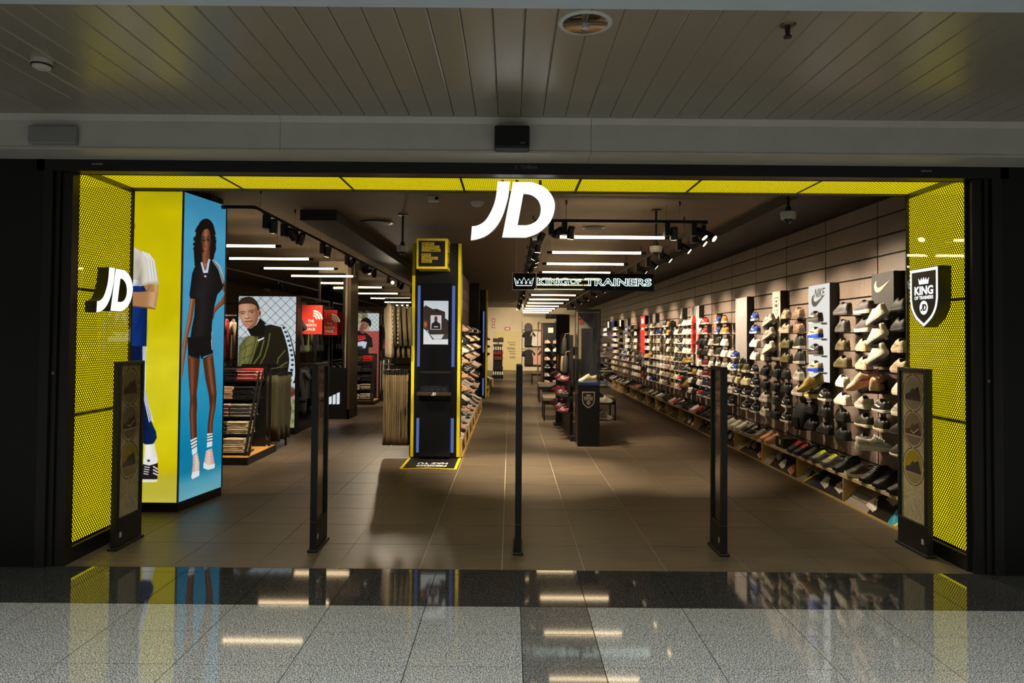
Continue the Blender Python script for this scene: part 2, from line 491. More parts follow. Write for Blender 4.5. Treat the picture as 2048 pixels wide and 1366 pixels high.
# dark shop front
wl = struct(MB().box(-6, -3.44, 5.2, 5.5, 0, 2.985).build('wall_left', FACADE), 'black mesh clad shop front beside the logo lightbox', 'wall')
wr = struct(MB().box(3.60, 6, 5.2, 5.5, 0, 2.985).build('wall_right', FACADE), 'black mesh clad shop front beside the shield lightbox', 'wall')
hd = struct(MB().box(-3.5, 3.66, 5.2, 5.3, 2.90, 2.985).build('trim_3', BLACK), 'black shutter header over the entrance', 'header')
MB().box(-3.25, 3.4, 5.19, 5.2, 2.897, 2.902).build('shutter_edge', mat('shutter_edge_brown', (66, 30, 16), .4), hd)
MB().box(-3.4, 3.5, 5.3, 5.34, 2.90, 3.3).build('header_back', BLACKM, hd)
lg = link('lettering', text_mesh('Collbaix', .036, mat('grey_lettering', (118, 112, 108), .5), .0008), hd, (.128, 5.198, 2.955), FACE_MALL)
MB().box(.02, .04, 5.197, 5.2, 2.942, 2.968).build('maker_mark', mat('maker_mark_red', (96, 44, 36), .5), hd)
for sx, nm in ((-3.05, 'a'), (3.05, 'b')):
    MB().bbox(sx - .04, sx + .04, 5.192, 5.2, 2.945, 2.957, .002).build('finger_pull', STEEL, hd)
for side, xs in (('left', (-3.44, -3.25)), ('right', (3.39, 3.60))):
    s = 1 if side == 'left' else -1
    inn = xs[1] if side == 'left' else xs[0]; out = xs[0] if side == 'left' else xs[1]
    mb = MB()
    for a, b_, y0 in ((0, .07, 5.19), (.075, .11, 5.215), (.115, .19, 5.235)):
        xa, xb = sorted((out + s * a, out + s * b_)); mb.box(xa, xb, y0, 5.31, 0, 2.9)
    jb = struct(mb.build('trim_4' if side == 'left' else 'trim_5', mat('jamb_metal', (34, 32, 30), .35, metal=.3)),
                'dark metal shutter guide by the lightbox with the %s' % ('white logo' if side == 'left' else 'shield'), 'door frame')
    MB().box(min(out + s * .08, out + s * .1), max(out + s * .08, out + s * .1), 5.21, 5.2145, 1.40, 1.42).build('rivet', STEEL, jb)

# ================================================================== YELLOW PORTAL
def mesh_grille(W, H, cu, cv, wdt, thk, fn):
    """two families of crossing strands clipped to W x H; fn(u, v, t) -> xyz"""
    mb = MB(); n = int(W / cu + H / cv) + 2
    for sgn in (1, -1):
        for k in range(-1, n):
            # line u/cu + sgn*v/cv = const
            c = k if sgn == 1 else k - H / cv
            pts = []
            for v in (0, H):
                u = (c - sgn * v / cv) * cu
                if -1e-9 <= u <= W: pts.append((u, v))
            for u in (0, W):
                v = (c - u / cu) * sgn * cv
                if 1e-9 < v < H - 1e-9: pts.append((u, v))
            if len(pts) < 2: continue
            (u0, v0), (u1, v1) = pts[0], pts[1]
            L = math.hypot(u1 - u0, v1 - v0)
            if L < .01: continue
            nu, nv = -(v1 - v0) / L * wdt / 2, (u1 - u0) / L * wdt / 2
            q = [(u0 + nu, v0 + nv), (u0 - nu, v0 - nv), (u1 - nu, v1 - nv), (u1 + nu, v1 + nv)]
            mb.loft([[fn(a, b_, 0) for a, b_ in q], [fn(a, b_, thk) for a, b_ in q]])
    return mb
GRILLE = mat('grille_black', (16, 15, 8), .5)
def portal_side(X, sgn, y0, y1, label, joints):
    t = thing('portal_lightbox', label, 'lightbox', (X, (y0 + y1) / 2, 0))
    D = y1 - y0; h = D / 2
    zs = [.135] + joints + [2.935]
    b = MB(); b.box(min(0, -sgn * .18), max(0, -sgn * .18), -h, h, 0, .115)
    x0, x1 = sorted((-sgn * .03, -sgn * .18))
    b.box(x0, x1, -h, h, .115, 2.96)
    x0, x1 = sorted((0.0, -sgn * .04))
    b.box(x0, x1, -h, -h + .012, .115, 2.96).box(x0, x1, h - .012, h, .115, 2.96).box(x0, x1, -h, h, 2.935, 2.96)
    b.build('housing', BLACK, t)
    for k in range(len(zs) - 1):
        x0, x1 = sorted((-sgn * .026, -sgn * .032))
        MB().box(x0, x1, -h + .012, h - .012, zs[k] + (.012 if k else 0), zs[k + 1] - .012).build('light_panel', YELLOW_E, t)
    g = mesh_grille(D - .03, 2.79, .026, .036, .0056, .003, lambda u, v, q: (-sgn * (.012 + q), -h + .015 + u, .14 + v)).build('wire_grille', GRILLE, t)
    g['kind'] = 'stuff'
    x0, x1 = sorted((-sgn * .002, -sgn * .005))
    MB().box(x0, x1, -h + .012, h - .012, .12, 2.94).build('pane', GLASS, t)
    return t
portal_side(-3.25, 1, 5.31, 6.1, 'tall yellow mesh fronted lightbox carrying the sideways white logo', [1.09, 2.04])
portal_side(3.39, -1, 5.285, 6.085, 'tall yellow mesh fronted lightbox carrying the black and white shield', [1.09, 2.02])
t = thing('ceiling_lightbox', 'yellow lightbox soffit spanning the top of the shop entrance', 'lightbox', (.07, 5.7, 2.955))
MB().box(-3.32, 3.32, -.36, .36, .03, .2).build('housing', BLACK, t)
MB().box(-3.32, 3.32, .345, .36, -.02, .05).build('rear_edge', BLACK, t)
for k in range(7):
    xa = -3.32 + k * .9486
    MB().box(xa + .006, xa + .9486 - .006, -.355, .345, 0, .006).build('light_panel', YELLOW_E, t)
    if k: MB().box(xa - .01, xa + .01, -.355, .345, -.004, 0).build('joint_strip', mat('joint_dark', (60, 54, 8), .6), t)
g = mesh_grille(6.6, .69, .03, .034, .003, .002, lambda u, v, q: (-3.3 + u, -.35 + v, -.012 - q)).build('wire_grille', GRILLE, t)
g['kind'] = 'stuff'

# ================================================================== SHOP SHELL
fl = struct(MB().box(-9, 4.0, 5.24, 37, -.06, -.004).build('floor', mat('tile_grout', (190, 176, 150), .7)), 'dark taupe tiled floor of the shop', 'floor')
TX = [.56 + .605 * k for k in range(-16, 6)]
cells = []
y = 5.243; first = True
rows = [(5.243, 5.86)]
while rows[-1][1] < 36.5: rows.append((rows[-1][1], rows[-1][1] + .605))
for (ya, yb) in rows:
    for x in TX:
        xa, xb = max(x, -8.9), min(x + .605, 3.98)
        vis = xa < 3.5 and xb > -4.3 and not (xb > 3.5 and False)
        cells.append(((ya if vis else 1000 + ya), xa, xb, ya, yb))
cells.sort()
tcache = {}
rest = MB()
for i, (_, xa, xb, ya, yb) in enumerate(cells):
    if i < 295:
        key = (round(xb - xa, 3), round(yb - ya, 3))
        if key not in tcache: tcache[key] = MB().box(0, key[0] - .006, 0, key[1] - .006, -.012, 0).mesh('floor_tile', TILE)
        link('floor_tile', tcache[key], fl, (xa, ya, 0))
    else:
        rest.box(xa, xb - .004, ya, yb - .004, -.012, 0)
rest.build('far_floor_tiles', TILE, fl)['kind'] = 'stuff'

cl = struct(MB().box(-9, 4.1, 6.07, 37, 3.25, 3.35).build('ceiling', CEILP), 'dim warm grey plaster ceiling of the shop', 'ceiling')
struct(MB().box(-9, 4.1, 6.07, 6.5, 3.05, 3.25).build('trim_6', CEILD), 'dark soffit just inside the entrance', 'soffit')
struct(MB().box(-2.6, -2.15, 8.7, 36.6, 3.12, 3.25).build('trim_7', CEILD), 'dark boxed duct along the ceiling over the clothing aisle', 'soffit')
struct(MB().box(2.9, 3.9, 6.5, 36.6, 3.14, 3.25).build('trim_8', CEILD), 'dark soffit above the shoe wall', 'soffit')
struct(MB().box(-9, 4.1, 36.6, 36.8, 0, 3.3).build('wall_back', WALLW), 'beige painted back wall of the shop', 'wall')
struct(MB().box(-9.1, -8.0, 5.5, 36.8, 0, 3.3).build('wall_shop_left', mat('shop_side_paint', (120, 108, 92), .8)), 'taupe side wall behind the clothing racks', 'wall')
struct(MB().box(-9, -3.45, 5.5, 5.6, 0, 3.3).build('wall_front_inside', BLACKM), 'black inner face of the shop front', 'wall')
struct(MB().box(-5.2, -3.3, 7.75, 8.1, 0, 3.25).build('wall_pier', BLACKM), 'black pier behind the blue and yellow lightbox', 'wall')

# shoe wall
shoe_wall = struct(MB().box(3.785, 4.1, 5.5, 36.6, 0, 3.3).build('wall_shoe', mat('wall_joint_dark', (7, 6, 5), .7)), 'brown mesh panelled wall carrying the trainers', 'wall')
YS = [4.87 + 1.2 * k for k in range(1, 26)]
pc = {}
for ya in YS:
    for z0, z1 in ((.30, .43), (.43, 1.40), (1.40, 2.16), (2.16, 2.36), (2.36, 2.56), (2.56, 2.76), (2.76, 2.96), (2.96, 3.13)):
        key = round(z1 - z0, 3)
        if key not in pc: pc[key] = MB().box(0, .022, 0, 1.180, 0, key - .018).mesh('wall_panel', WALLMESH)
        link('wall_panel', pc[key], shoe_wall, (3.763, ya + .010, z0 + .009))
MB().box(3.60, 4.1, 5.6, 6.07, 0, 3.3).build('return', BLACKM, shoe_wall)
# ================================================================== LOGOS AND LETTERING
def fit(me, W, H):
    """centre a flat mesh on the origin and scale it to W x H (either may be None)"""
    co = np.zeros(len(me.vertices) * 3); me.vertices.foreach_get('co', co); co = co.reshape(-1, 3)
    lo = co.min(0); hi = co.max(0)
    sx = W / (hi[0] - lo[0]) if W else None; sy = H / (hi[1] - lo[1]) if H else None
    sx = sx or sy; sy = sy or sx
    co[:, 0] = (co[:, 0] - (lo[0] + hi[0]) / 2) * sx; co[:, 1] = (co[:, 1] - (lo[1] + hi[1]) / 2) * sy
    me.vertices.foreach_set('co', co.reshape(-1)); me.update()
    return me
def word(body, W, H, m, ext=.001, bold=0.0, shear=0.0, outline=0.0):
    return fit(text_mesh(body, 1.0, m, ext, bold, shear, outline=outline), W, H)
def segs(*parts):
    """outline from pieces: each piece a smoothed open run, corners kept between pieces"""
    out = []
    for p in parts: out += smooth_poly(p, 5, False)[:-1] if len(p) > 2 else p[:-1]
    return out
def logo_outlines(k):
    c = lambda pts: [((x - 430) * k, (308 - y) * k) for x, y in pts]
    J = segs(c([(322, 105), (408, 105)]), c([(408, 105), (400, 190), (385, 260), (355, 350), (310, 425), (255, 475), (200, 500), (143, 512)]),
             c([(143, 512), (150, 415)]), c([(150, 415), (190, 408), (235, 380), (270, 330), (300, 260), (315, 190), (322, 105)]))
    D = segs(c([(428, 108), (560, 108)]), c([(560, 108), (640, 140), (690, 190), (715, 250), (712, 310), (690, 370), (650, 420), (590, 465), (520, 490)]),
             c([(520, 490), (357, 490)]), c([(357, 490), (428, 108)]))
    Dh = segs(c([(500, 190), (520, 190)]), c([(520, 190), (560, 200), (600, 232), (619, 280), (614, 335), (590, 374), (555, 396), (520, 405)]),
              c([(520, 405), (462, 405)]), c([(462, 405), (500, 190)]))
    return J, D, Dh
def logo_parts(parent, k, depth, loc, rot, face, side, names=('letter_j', 'letter_d')):
    J, D, Dh = logo_outlines(k)
    for nm, polys in ((names[0], [J]), (names[1], [D, Dh])):
        o = link(nm, shape_mesh(polys, side, depth / 2), parent, loc, rot)
        f = link('face', shape_mesh(polys, face, .0015), o, (0, 0, depth / 2 + .0015))
DARKSIDE = mat('letter_side_dark', (20, 22, 18), .5)
# hanging logo under the yellow soffit
t = thing('hanging_logo_sign', 'large white glowing two letter logo hanging in the shop entrance', 'sign', (.0125, 5.63, 2.70))
logo_parts(t, 1 / 865.0, .07, (0, 0, 0), FACE_MALL, WHITE_E, mat('letter_side_grey', (120, 118, 112), .5))
for x in (-.085, .03, .215):
    MB().box(x - .011, x + .011, -.006, .006, .2, .262).build('hanger_bar', BLACK, t)
# logo on the left lightbox
t = thing('side_logo_sign', 'white two letter logo standing out sideways from the yellow lightbox', 'sign', (-3.2, 5.655, 2.045))
logo_parts(t, .36 / 407, .09, (.003, 0, 0), FACE_PX, WHITE_E, DARKSIDE)

def shield_outline(W, H):
    return segs([(-W / 2, H / 2), (W / 2, H / 2)], [(W / 2, H / 2), (W / 2, -.02 * H)],
                [(W / 2, -.02 * H), (W * .44, -.2 * H), (W * .28, -.36 * H), (0, -H / 2)],
                [(0, -H / 2), (-W * .28, -.36 * H), (-W * .44, -.2 * H), (-W / 2, -.02 * H)], [(-W / 2, -.02 * H), (-W / 2, H / 2)])
CROWN = [(-.42, -.5), (.42, -.5), (.5, .38), (.3, -.05), (.22, .42), (.1, .0), (0, .5), (-.1, .0), (-.22, .42), (-.3, -.05), (-.5, .38)]
def shield(parent, W, H, light, dark, back, depth, outline_only=False):
    """parent carries the orientation: local XY is the face, +Z towards the viewer"""
    so = shield_outline(W, H)
    if depth: link('shield_body', shape_mesh([so], back, depth / 2), parent, (0, 0, -depth / 2))
    a = shield_outline(W * .97, H * .97)
    b_ = shield_outline(W * .86, H * .87)
    link('border', shape_mesh([a, b_], light, .001), parent, (0, 0, .002))
    link('field', shape_mesh([b_], dark, .0005), parent, (0, 0, .001))
    link('crown', shape_mesh([[(x * W * .38, y * H * .12) for x, y in CROWN]], light, .0006), parent, (0, H * .285, .002))
    link('lettering', word('KING', W * .66, H * .15, light, .0006, .035), parent, (0, H * .12, .002))
    link('lettering', word('OF TRAINERS', W * .66, H * .06, light, .0006, .03), parent, (0, -H * .0, .002))
    d = link('disc', shape_mesh([[(W * .145 * math.cos(2 * PI * i / 28), W * .145 * math.sin(2 * PI * i / 28)) for i in range(28)]], light, .0005), parent, (0, -H * .17, .002))
    J, D, Dh = logo_outlines(W * .21 / 570)
    link('small_logo', shape_mesh([J, D, Dh], dark, .0005), d, (0, 0, .0012))
t = thing('shield_sign', 'black and white crown shield sign standing out from the yellow lightbox', 'sign', (3.28, 5.63, 2.045), rot=FACE_NX)
shield(t, .385, .475, WHITE_E, mat('shield_field_black', (8, 10, 12), .4), DARKSIDE, .10)

# neon sign
NEON = emis('neon_tube_light', (225, 250, 245), 1.6)
t = thing('neon_sign', 'hanging mesh panel with white neon crown and outline lettering', 'sign', (.97, 9.5, 2.452))
fr = MB()
for z in (-.113, .113): fr.box(-.95, .95, -.015, .015, z - .004, z + .004)
for x in (-.946, -.63, 0, .946): fr.box(x - .004, x + .004, -.015, .015, -.113, .113)
fr.build('frame', BLACK, t)
g = mesh_grille(1.89, .22, .03, .03, .0032, .002, lambda u, v, q: (-.945 + u, .01 + q, -.11 + v)).build('backing_mesh', BLACK, t); g['kind'] = 'stuff'
MB().box(-.945, .945, .004, .007, -.11, .11).build('acrylic_sheet', glass('smoked_pane', (150, 155, 150), .6), t)
for body, xa, xb, hh, dz in (('KING', .35, .775, .105, 0), ('OF', .79, .94, .07, .006), ('TRAINERS', .99, 1.885, .105, 0)):
    link('neon_lettering', word(body, xb - xa, hh, NEON, 0, .02, 0, .022), t, ((xa + xb) / 2 - .97, -.006, dz), FACE_MALL)
cr = MB(); P = [(-.105, -.055), (.105, -.055), (.13, .05), (.085, -.01), (.06, .035), (.03, -.01), (0, .055), (-.03, -.01), (-.06, .035), (-.085, -.01), (-.13, .05), (-.105, -.055)]
cr.tube([(x, -.006, z) for x, z in P], .004, 6)
for x in (-.085, -.03, .03, .085): cr.tube([(x + .012 * math.cos(a), -.006, -.018 + .012 * math.sin(a)) for a in [2 * PI * i / 8 for i in range(9)]], .0035, 5)
cr.xf(Matrix.Translation((.175 - .97, 0, 0)))
cr.build('neon_crown', NEON, t)
for x in (-.9, .9): MB().tube([(x, 0, .113), (x, 0, .798)], .002, 5).build('hanging_wire', STEEL, t)

# ================================================================== ART FOR THE PRINTS
def trefoil(cv, x, y, r, c):
    cv.ell(x, y - r * .25, r * .28, r * .62, c, 1, .12)
    cv.ell(x - r * .52, y - r * .05, r * .26, r * .6, c, 1, .12, -.75)
    cv.ell(x + r * .52, y - r * .05, r * .26, r * .6, c, 1, .12, .75)
    cv.line([(x - r * .6, y + r * .52), (x + r * .6, y + r * .52)], r * .22, c)
def chain_link(cv, c, wd, per, x0, y0, x1, y1):
    n = int((x1 - x0 + y1 - y0) / per) + 2
    for k in range(-n, n):
        cv.line([(x0 + k * per, y0), (x0 + k * per + (y1 - y0) * .95, y1)], wd, c, .85)
        cv.line([(x0 + k * per + n * per * .2, y0), (x0 + k * per + n * per * .2 - (y1 - y0) * .95, y1)], wd, c, .85)

# ---- corner pillar lightbox
pil = thing('corner_lightbox', 'tall corner lightbox printed yellow and blue with two posing figures', 'lightbox', (-3.18, 6.85, 0))
A, B, C_, D_ = (0, 0), (.12, .74), (-.92, .85), (-.92, 0)
def quad(mb, g, z0, z1):
    cx = sum(p[0] for p in (A, B, C_, D_)) / 4; cy = sum(p[1] for p in (A, B, C_, D_)) / 4
    q = [(x + (x - cx) * g, y + (y - cy) * g) for x, y in (A, B, C_, D_)]
    return mb.loft([[(x, y, z0) for x, y in q], [(x, y, z1) for x, y in q]])
quad(MB(), .0, 0, .085).build('plinth', BLACK, pil)
quad(MB(), -.012, .085, 3.09).build('core', BLACK, pil)
MB().bar((0, 0, .085), (0, 0, 3.09), .012, .012).build('corner_profile', STEEL, pil)
MB().bar((.12, .74, .085), (.12, .74, 3.09), .014, .014).build('corner_profile', DGREY, pil)
SKIN = (176, 128, 84); SKIN2 = (120, 82, 50)
# yellow side
cv = Canvas(180, 380, 363, 1016, 1.3, (205, 190, 6))
cv.rows([(380, (186, 172, 10)), (420, (206, 190, 4)), (640, (214, 198, 6)), (740, (226, 214, 40)), (900, (222, 208, 20)), (950, (214, 196, 10)), (965, (196, 184, 50)), (1016, (206, 196, 70))])
cv.grain(.06, 22)
sk = lambda x, y: (x + 10 * (y - 380) / 635.0, y)
y1 = lambda pts: [sk(260 + a / 4.27, 380 + b / 4.27) for a, b in pts]
y2 = lambda pts: [sk(260 + a / 3.905, 680 + b / 3.905) for a, b in pts]
# hidden half of the figure, plainly
cv.poly([(238, 500), (222, 505), (214, 560), (222, 700), (262, 700), (270, 500)], (205, 198, 176))
cv.ell(250, 470, 16, 26, SKIN, 1, .1)
cv.ell(250, 452, 17, 14, (40, 28, 20), 1, .15)
cv.poly([(222, 574), (290, 574), (290, 700), (222, 700)], (16, 46, 112))
cv.poly(y1([(130, 855), (140, 1030), (132, 1366), (0, 1366), (0, 830), (75, 832)]), (18, 52, 124), hi=((12, 34, 84), .95, .3))
cv.poly(y1([(0, 480), (35, 500), (100, 530), (160, 560), (197, 612), (217, 690), (240, 822), (215, 808), (150, 812), (95, 830), (75, 835), (0, 780)]), (198, 190, 168), hi=((226, 220, 204), .55, .3))
cv.poly(y1([(0, 778), (72, 780), (78, 832), (0, 832)]), (236, 236, 236))
for dx in (0, 24, 48):
    cv.line(y1([(100 + dx, 532 + dx * .35), (145 + dx, 600 + dx * .2), (168 + dx, 785)]), 2.6, (240, 242, 246))
cv.line(y1([(85, 822), (150, 802), (238, 812)]), 2.2, (190, 180, 158))
for a_, b_, rx_, ry_, cc in ((60, 640, 5, 20, (170, 160, 138)), (90, 720, 4, 16, (178, 168, 146)), (40, 560, 6, 8, (220, 214, 198)), (75, 770, 3, 12, (160, 150, 128))): cv.ell(*y1([(a_, b_)])[0], rx_, ry_, cc, .55, .9)
for a_, b_ in ((40, 900), (90, 1080), (60, 1180), (100, 1290)): cv.ell(*y1([(a_, b_)])[0], 5, 22, (12, 36, 92), .5, .9, .2)
cv.poly(y1([(110, 830), (150, 812), (235, 822), (230, 920), (215, 1010), (205, 1030), (130, 1020), (0, 1005), (0, 885), (70, 885), (130, 880)]), SKIN, hi=((214, 168, 122), .82, .16))
cv.line(y1([(70, 885), (135, 878), (160, 840)]), 2.0, SKIN2, .7)
cv.line(y1([(0, 1008), (130, 1022), (205, 1032)]), 2.4, (118, 78, 44), .9)
cv.poly(y2([(0, 70), (120, 72), (120, 170), (112, 400), (150, 560), (166, 680), (200, 750), (207, 800), (185, 840), (150, 856), (110, 850), (85, 830), (60, 700), (40, 300), (0, 300)]), (10, 26, 62), smooth=False, hi=((20, 48, 100), .9, .2))
for dx in (0, 11, 22):
    cv.line(y2([(96 + dx, 75), (97 + dx * .8, 250), (92 + dx * .9, 420), (118 + dx, 540), (148 + dx * 1.3, 672)]), 1.9, (238, 240, 244))
cv.poly(y2([(160, 660), (195, 745), (205, 790), (175, 850), (130, 850), (110, 780)]), (14, 34, 76), .8)
cv.poly(y2([(112, 855), (188, 850), (214, 960), (215, 1000), (108, 1000)]), (232, 230, 214), hi=((250, 250, 244), .35, .3))
cv.poly(y2([(100, 1005), (150, 1015), (215, 990), (218, 1080), (210, 1140), (80, 1140), (78, 1110)]), (34, 26, 30))
cv.poly(y2([(105, 965), (150, 950), (212, 965), (212, 1000), (150, 1020), (103, 1010)]), (240, 240, 236))
for dy in (0, 26, 52): cv.line(y2([(182, 1028 + dy), (214, 1048 + dy * .9)]), 2.4, (240, 240, 236))
for dy in (0, 18, 36, 54): cv.line(y2([(112 - dy * .1, 1030 + dy), (150 - dy * .2, 1036 + dy)]), 1.6, (236, 236, 232))
cv.poly(y2([(78, 1130), (212, 1128), (210, 1150), (80, 1154)]), (238, 236, 214))
trefoil(cv, *y2([(143, 982)])[0], 3.6, (24, 22, 24))
PB = print_mat('backlit_print', .86)
cv.build('yellow_print', PB, pil, (-.882, -.004, 3.085), (.876, 0, 0), (0, 0, -2.995))
# blue side
cv = Canvas(0, 0, 87, 615, 1.6, (64, 148, 186))
cv.rows([(0, (58, 138, 176)), (80, (76, 160, 196)), (300, (66, 152, 190)), (420, (38, 146, 186)), (520, (4, 128, 170)), (560, (16, 128, 164)), (585, (84, 160, 182)), (615, (110, 174, 190))])
cv.grain(.05, 18)
def st(x, y):
    xl = 363 - 10 * (y - 380) / 632.0
    s = (x - xl) / 87.0
    yt = 380 + 35 * s; yb = 1013 - 27 * s
    return (s * 87.0, (y - yt) / (yb - yt) * 615.0)
b1 = lambda pts: [st(260 + a / 4.27, 380 + b / 4.27) for a, b in pts]
b2 = lambda pts: [st(260 + a / 3.905, 680 + b / 3.905) for a, b in pts]
HAIR = (22, 15, 13); SK = (112, 66, 42); SKH = (176, 114, 78)
cv.poly(b1([(590, 252), (640, 250), (685, 298), (702, 370), (707, 440), (702, 530), (690, 605), (655, 612), (585, 640), (530, 662), (520, 600), (517, 500), (525, 420), (537, 350), (558, 290)]), HAIR, smooth=True)
rs = random.Random(4)
for _ in range(70):
    a = rs.random() * 2 * PI
    px_, py_ = b1([(612 + 96 * math.cos(a), 470 + 190 * math.sin(a) * (1 if math.sin(a) > -.2 else 1.1))])[0]
    cv.ell(px_, py_, 1.5, 3.0, HAIR, .9, .3, rs.random())
# arms behind the dress
cv.poly(b1([(488, 935), (532, 942), (515, 1060), (500, 1150), (445, 1366), (420, 1366), (462, 1130)]), SK, hi=(SKH, .3, .25))
cv.poly(b2([(398, 0), (430, 0), (405, 170), (398, 230), (392, 300), (383, 300), (384, 180)]), SK, hi=(SKH, .3, .25))
cv.poly(b1([(770, 850), (806, 820), (806, 1000), (742, 1040), (706, 1075), (692, 1130), (662, 1142), (654, 1122), (684, 1045), (760, 972), (800, 915), (775, 880)]), (104, 60, 38), hi=((150, 92, 60), .3, .3))
# neck, face
cv.poly(b1([(588, 540), (655, 530), (658, 640), (640, 700), (610, 700), (588, 630)]), (104, 60, 40), hi=((140, 86, 60), .3, .3))
cv.poly(b1([(586, 380), (600, 345), (625, 335), (648, 350), (660, 400), (660, 460), (652, 515), (632, 555), (612, 555), (592, 510), (584, 440)]), (104, 62, 42), smooth=True, hi=((158, 102, 72), .45, .30))
for ex in (599, 640):
    cv.ell(*b1([(ex, 428)])[0], 4.0, 4.5, (84, 48, 34), .6, .7)
    cv.ell(*b1([(ex, 434)])[0], 2.4, 2.0, (24, 14, 11), 1, .3)
    cv.line(b1([(ex - 13, 412), (ex, 402), (ex + 14, 408)]), 1.1, (30, 18, 14), .9)
cv.line(b1([(620, 430), (612, 485), (622, 492)]), 1.0, (92, 54, 36), .8)
cv.ell(*b1([(617, 494)])[0], 2.0, 1.2, (80, 44, 30), .9, .4)
cv.ell(*b1([(617, 528)])[0], 2.9, 2.5, (150, 84, 76), 1, .3)
cv.line(b1([(603, 528), (631, 528)]), .8, (70, 32, 28))
cv.line(b1([(606, 640), (620, 660), (640, 630)]), .8, (210, 190, 150))
for q_ in ((590, 470), (656, 470)): cv.ell(*b1([q_])[0], 3.0, 16, (70, 40, 28), .6, .8)
# dress
DR = (16, 15, 17)
cv.poly(b1([(575, 625), (522, 668), (502, 720), (480, 905), (487, 937), (530, 945), (520, 1100), (500, 1200), (478, 1366), (682, 1366), (676, 1200), (682, 1140), (700, 1020), (728, 920), (772, 878), (790, 840), (797, 800), (737, 680), (700, 622), (660, 618), (640, 715), (600, 715)]), DR, hi=((30, 28, 30), .4, .3))
cv.poly(b2([(426, -5), (622, -5), (630, 135), (548, 158), (542, 176), (531, 172), (525, 140), (520, 176), (430, 136)]), DR)
cv.poly(b1([(574, 627), (588, 625), (612, 700), (622, 700), (645, 600), (658, 606), (640, 722), (598, 722)]), (196, 212, 226))
cv.line(b1([(607, 716), (631, 716)]), 2.0, (226, 234, 242))
for dx in (0, 11, 22):
    cv.line(b1([(684 + dx, 622), (738 + dx * .7, 700 - dx), (780 + dx * .6, 830 - dx * 1.2)]), 1.0, (226, 230, 234))
cv.line(b1([(676, 1240), (678, 1366)]), 1.0, (220, 226, 230)); cv.line(b2([(617, 30), (622, 105)]), 1.4, (220, 226, 230))
trefoil(cv, *b1([(616, 752)])[0], 2.7, (235, 235, 235))
# legs
LG = (76, 40, 24)
cv.poly(b2([(427, 136), (522, 176), (513, 300), (497, 450), (502, 540), (497, 620), (501, 800), (452, 818), (441, 600), (447, 480), (433, 300)]), LG, hi=((128, 76, 46), .35, .22))
cv.poly(b2([(545, 172), (628, 136), (646, 270), (663, 460), (655, 560), (632, 680), (630, 774), (586, 774), (590, 680), (605, 560), (596, 470), (566, 330)]), LG, hi=((136, 82, 50), .55, .2))
cv.ell(*b2([(472, 500)])[0], 4.5, 12, (60, 30, 20), .5, .6); cv.ell(*b2([(632, 500)])[0], 4.5, 12, (60, 30, 20), .5, .6)
for pts, stripes in (([(450, 815), (500, 794), (502, 915), (466, 938)], [((452, 835), (499, 812)), ((454, 862), (500, 838)), ((456, 888), (501, 862))]),
                     ([(584, 770), (630, 770), (626, 872), (582, 882)], [((584, 792), (629, 782)), ((584, 812), (628, 804)), ((583, 834), (627, 828))])):
    cv.poly(b2(pts), (226, 232, 236))
    for a, b_ in stripes: cv.line(b2([a, b_]), 2.0, (24, 24, 28))
cv.poly(b2([(470, 940), (505, 918), (522, 1000), (521, 1095), (465, 1122), (458, 1105), (468, 1020)]), (206, 166, 154), hi=((232, 204, 194), .6, .3))
cv.poly(b2([(468, 1070), (521, 1060), (521, 1100), (466, 1126), (457, 1108)]), (232, 236, 238))
cv.poly(b2([(575, 905), (625, 888), (650, 1025), (640, 1050), (590, 1056), (552, 1040), (560, 990)]), (206, 166, 154), hi=((230, 200, 190), .4, .3))
cv.poly(b2([(556, 995), (590, 1020), (650, 1012), (648, 1042), (592, 1058), (552, 1042)]), (232, 236, 238))
for dy in range(5):
    cv.line(b2([(486, 945 + dy * 22), (510, 950 + dy * 22)]), .8, (240, 224, 216)); cv.line(b2([(596, 920 + dy * 20), (626, 925 + dy * 20)]), .8, (240, 224, 216))
L = math.hypot(.12, .74); nx, ny = .74 / L * .006, -.12 / L * .006
cv.build('blue_print', PB, pil, (.12 * .015 + nx, .74 * .015 + ny, 3.085), (.12 * .965, .74 * .965, 0), (0, 0, -2.995))

# ---- big poster of the figure in the olive jacket
pos = thing('poster_lightbox', 'tall lit poster panel of a person in an olive track jacket', 'lightbox', (-4.2, 12.3, 0))
MB().box(-.52, .515, -.05, .16, 0, .10).build('plinth', BLACK, pos)
MB().box(-.52, .515, -.03, .16, .10, 2.385).build('housing', BLACK, pos)
for x in (-.515, .508): MB().box(x - .012, x + .012, -.05, -.03, .1, 2.385).build('frame_bar', DGREY, pos)
cv = Canvas(0, 0, 115, 266, 2.0, (206, 216, 220))
cv.rows([(0, (196, 206, 210)), (120, (214, 224, 228)), (266, (180, 190, 190))])
cv.poly([(0, 85), (20, 80), (40, 100), (40, 200), (0, 200)], (150, 156, 156))
cv.poly([(60, 215), (115, 206), (115, 266), (60, 266)], (150, 160, 104))
for k in range(-16, 20):
    cv.line([(k * 19.8, 0), (k * 19.8 + 290, 290)], .8, (44, 48, 50), .9)
    cv.line([(k * 19.8 + 8, 0), (k * 19.8 + 8 - 290, 290)], .8, (44, 48, 50), .9)
c1 = lambda pts: [(435 + a / 7.589 - 477 + .011 * (b / 7.589 - 22), 570 + b / 7.589 - 592) for a, b in pts]
c2 = lambda pts: [(435 + a / 6.209 - 477 + .011 * (b / 6.209 + 128), 720 + b / 6.209 - 592) for a, b in pts]
OL = (30, 27, 16)
cv.poly(c1([(415, 815), (340, 920), (318, 1050), (310, 1500), (1180, 1500), (1180, 1100), (1150, 960), (1100, 780), (1040, 650), (960, 598), (800, 592), (720, 590), (700, 760), (560, 785), (500, 770)]), OL)
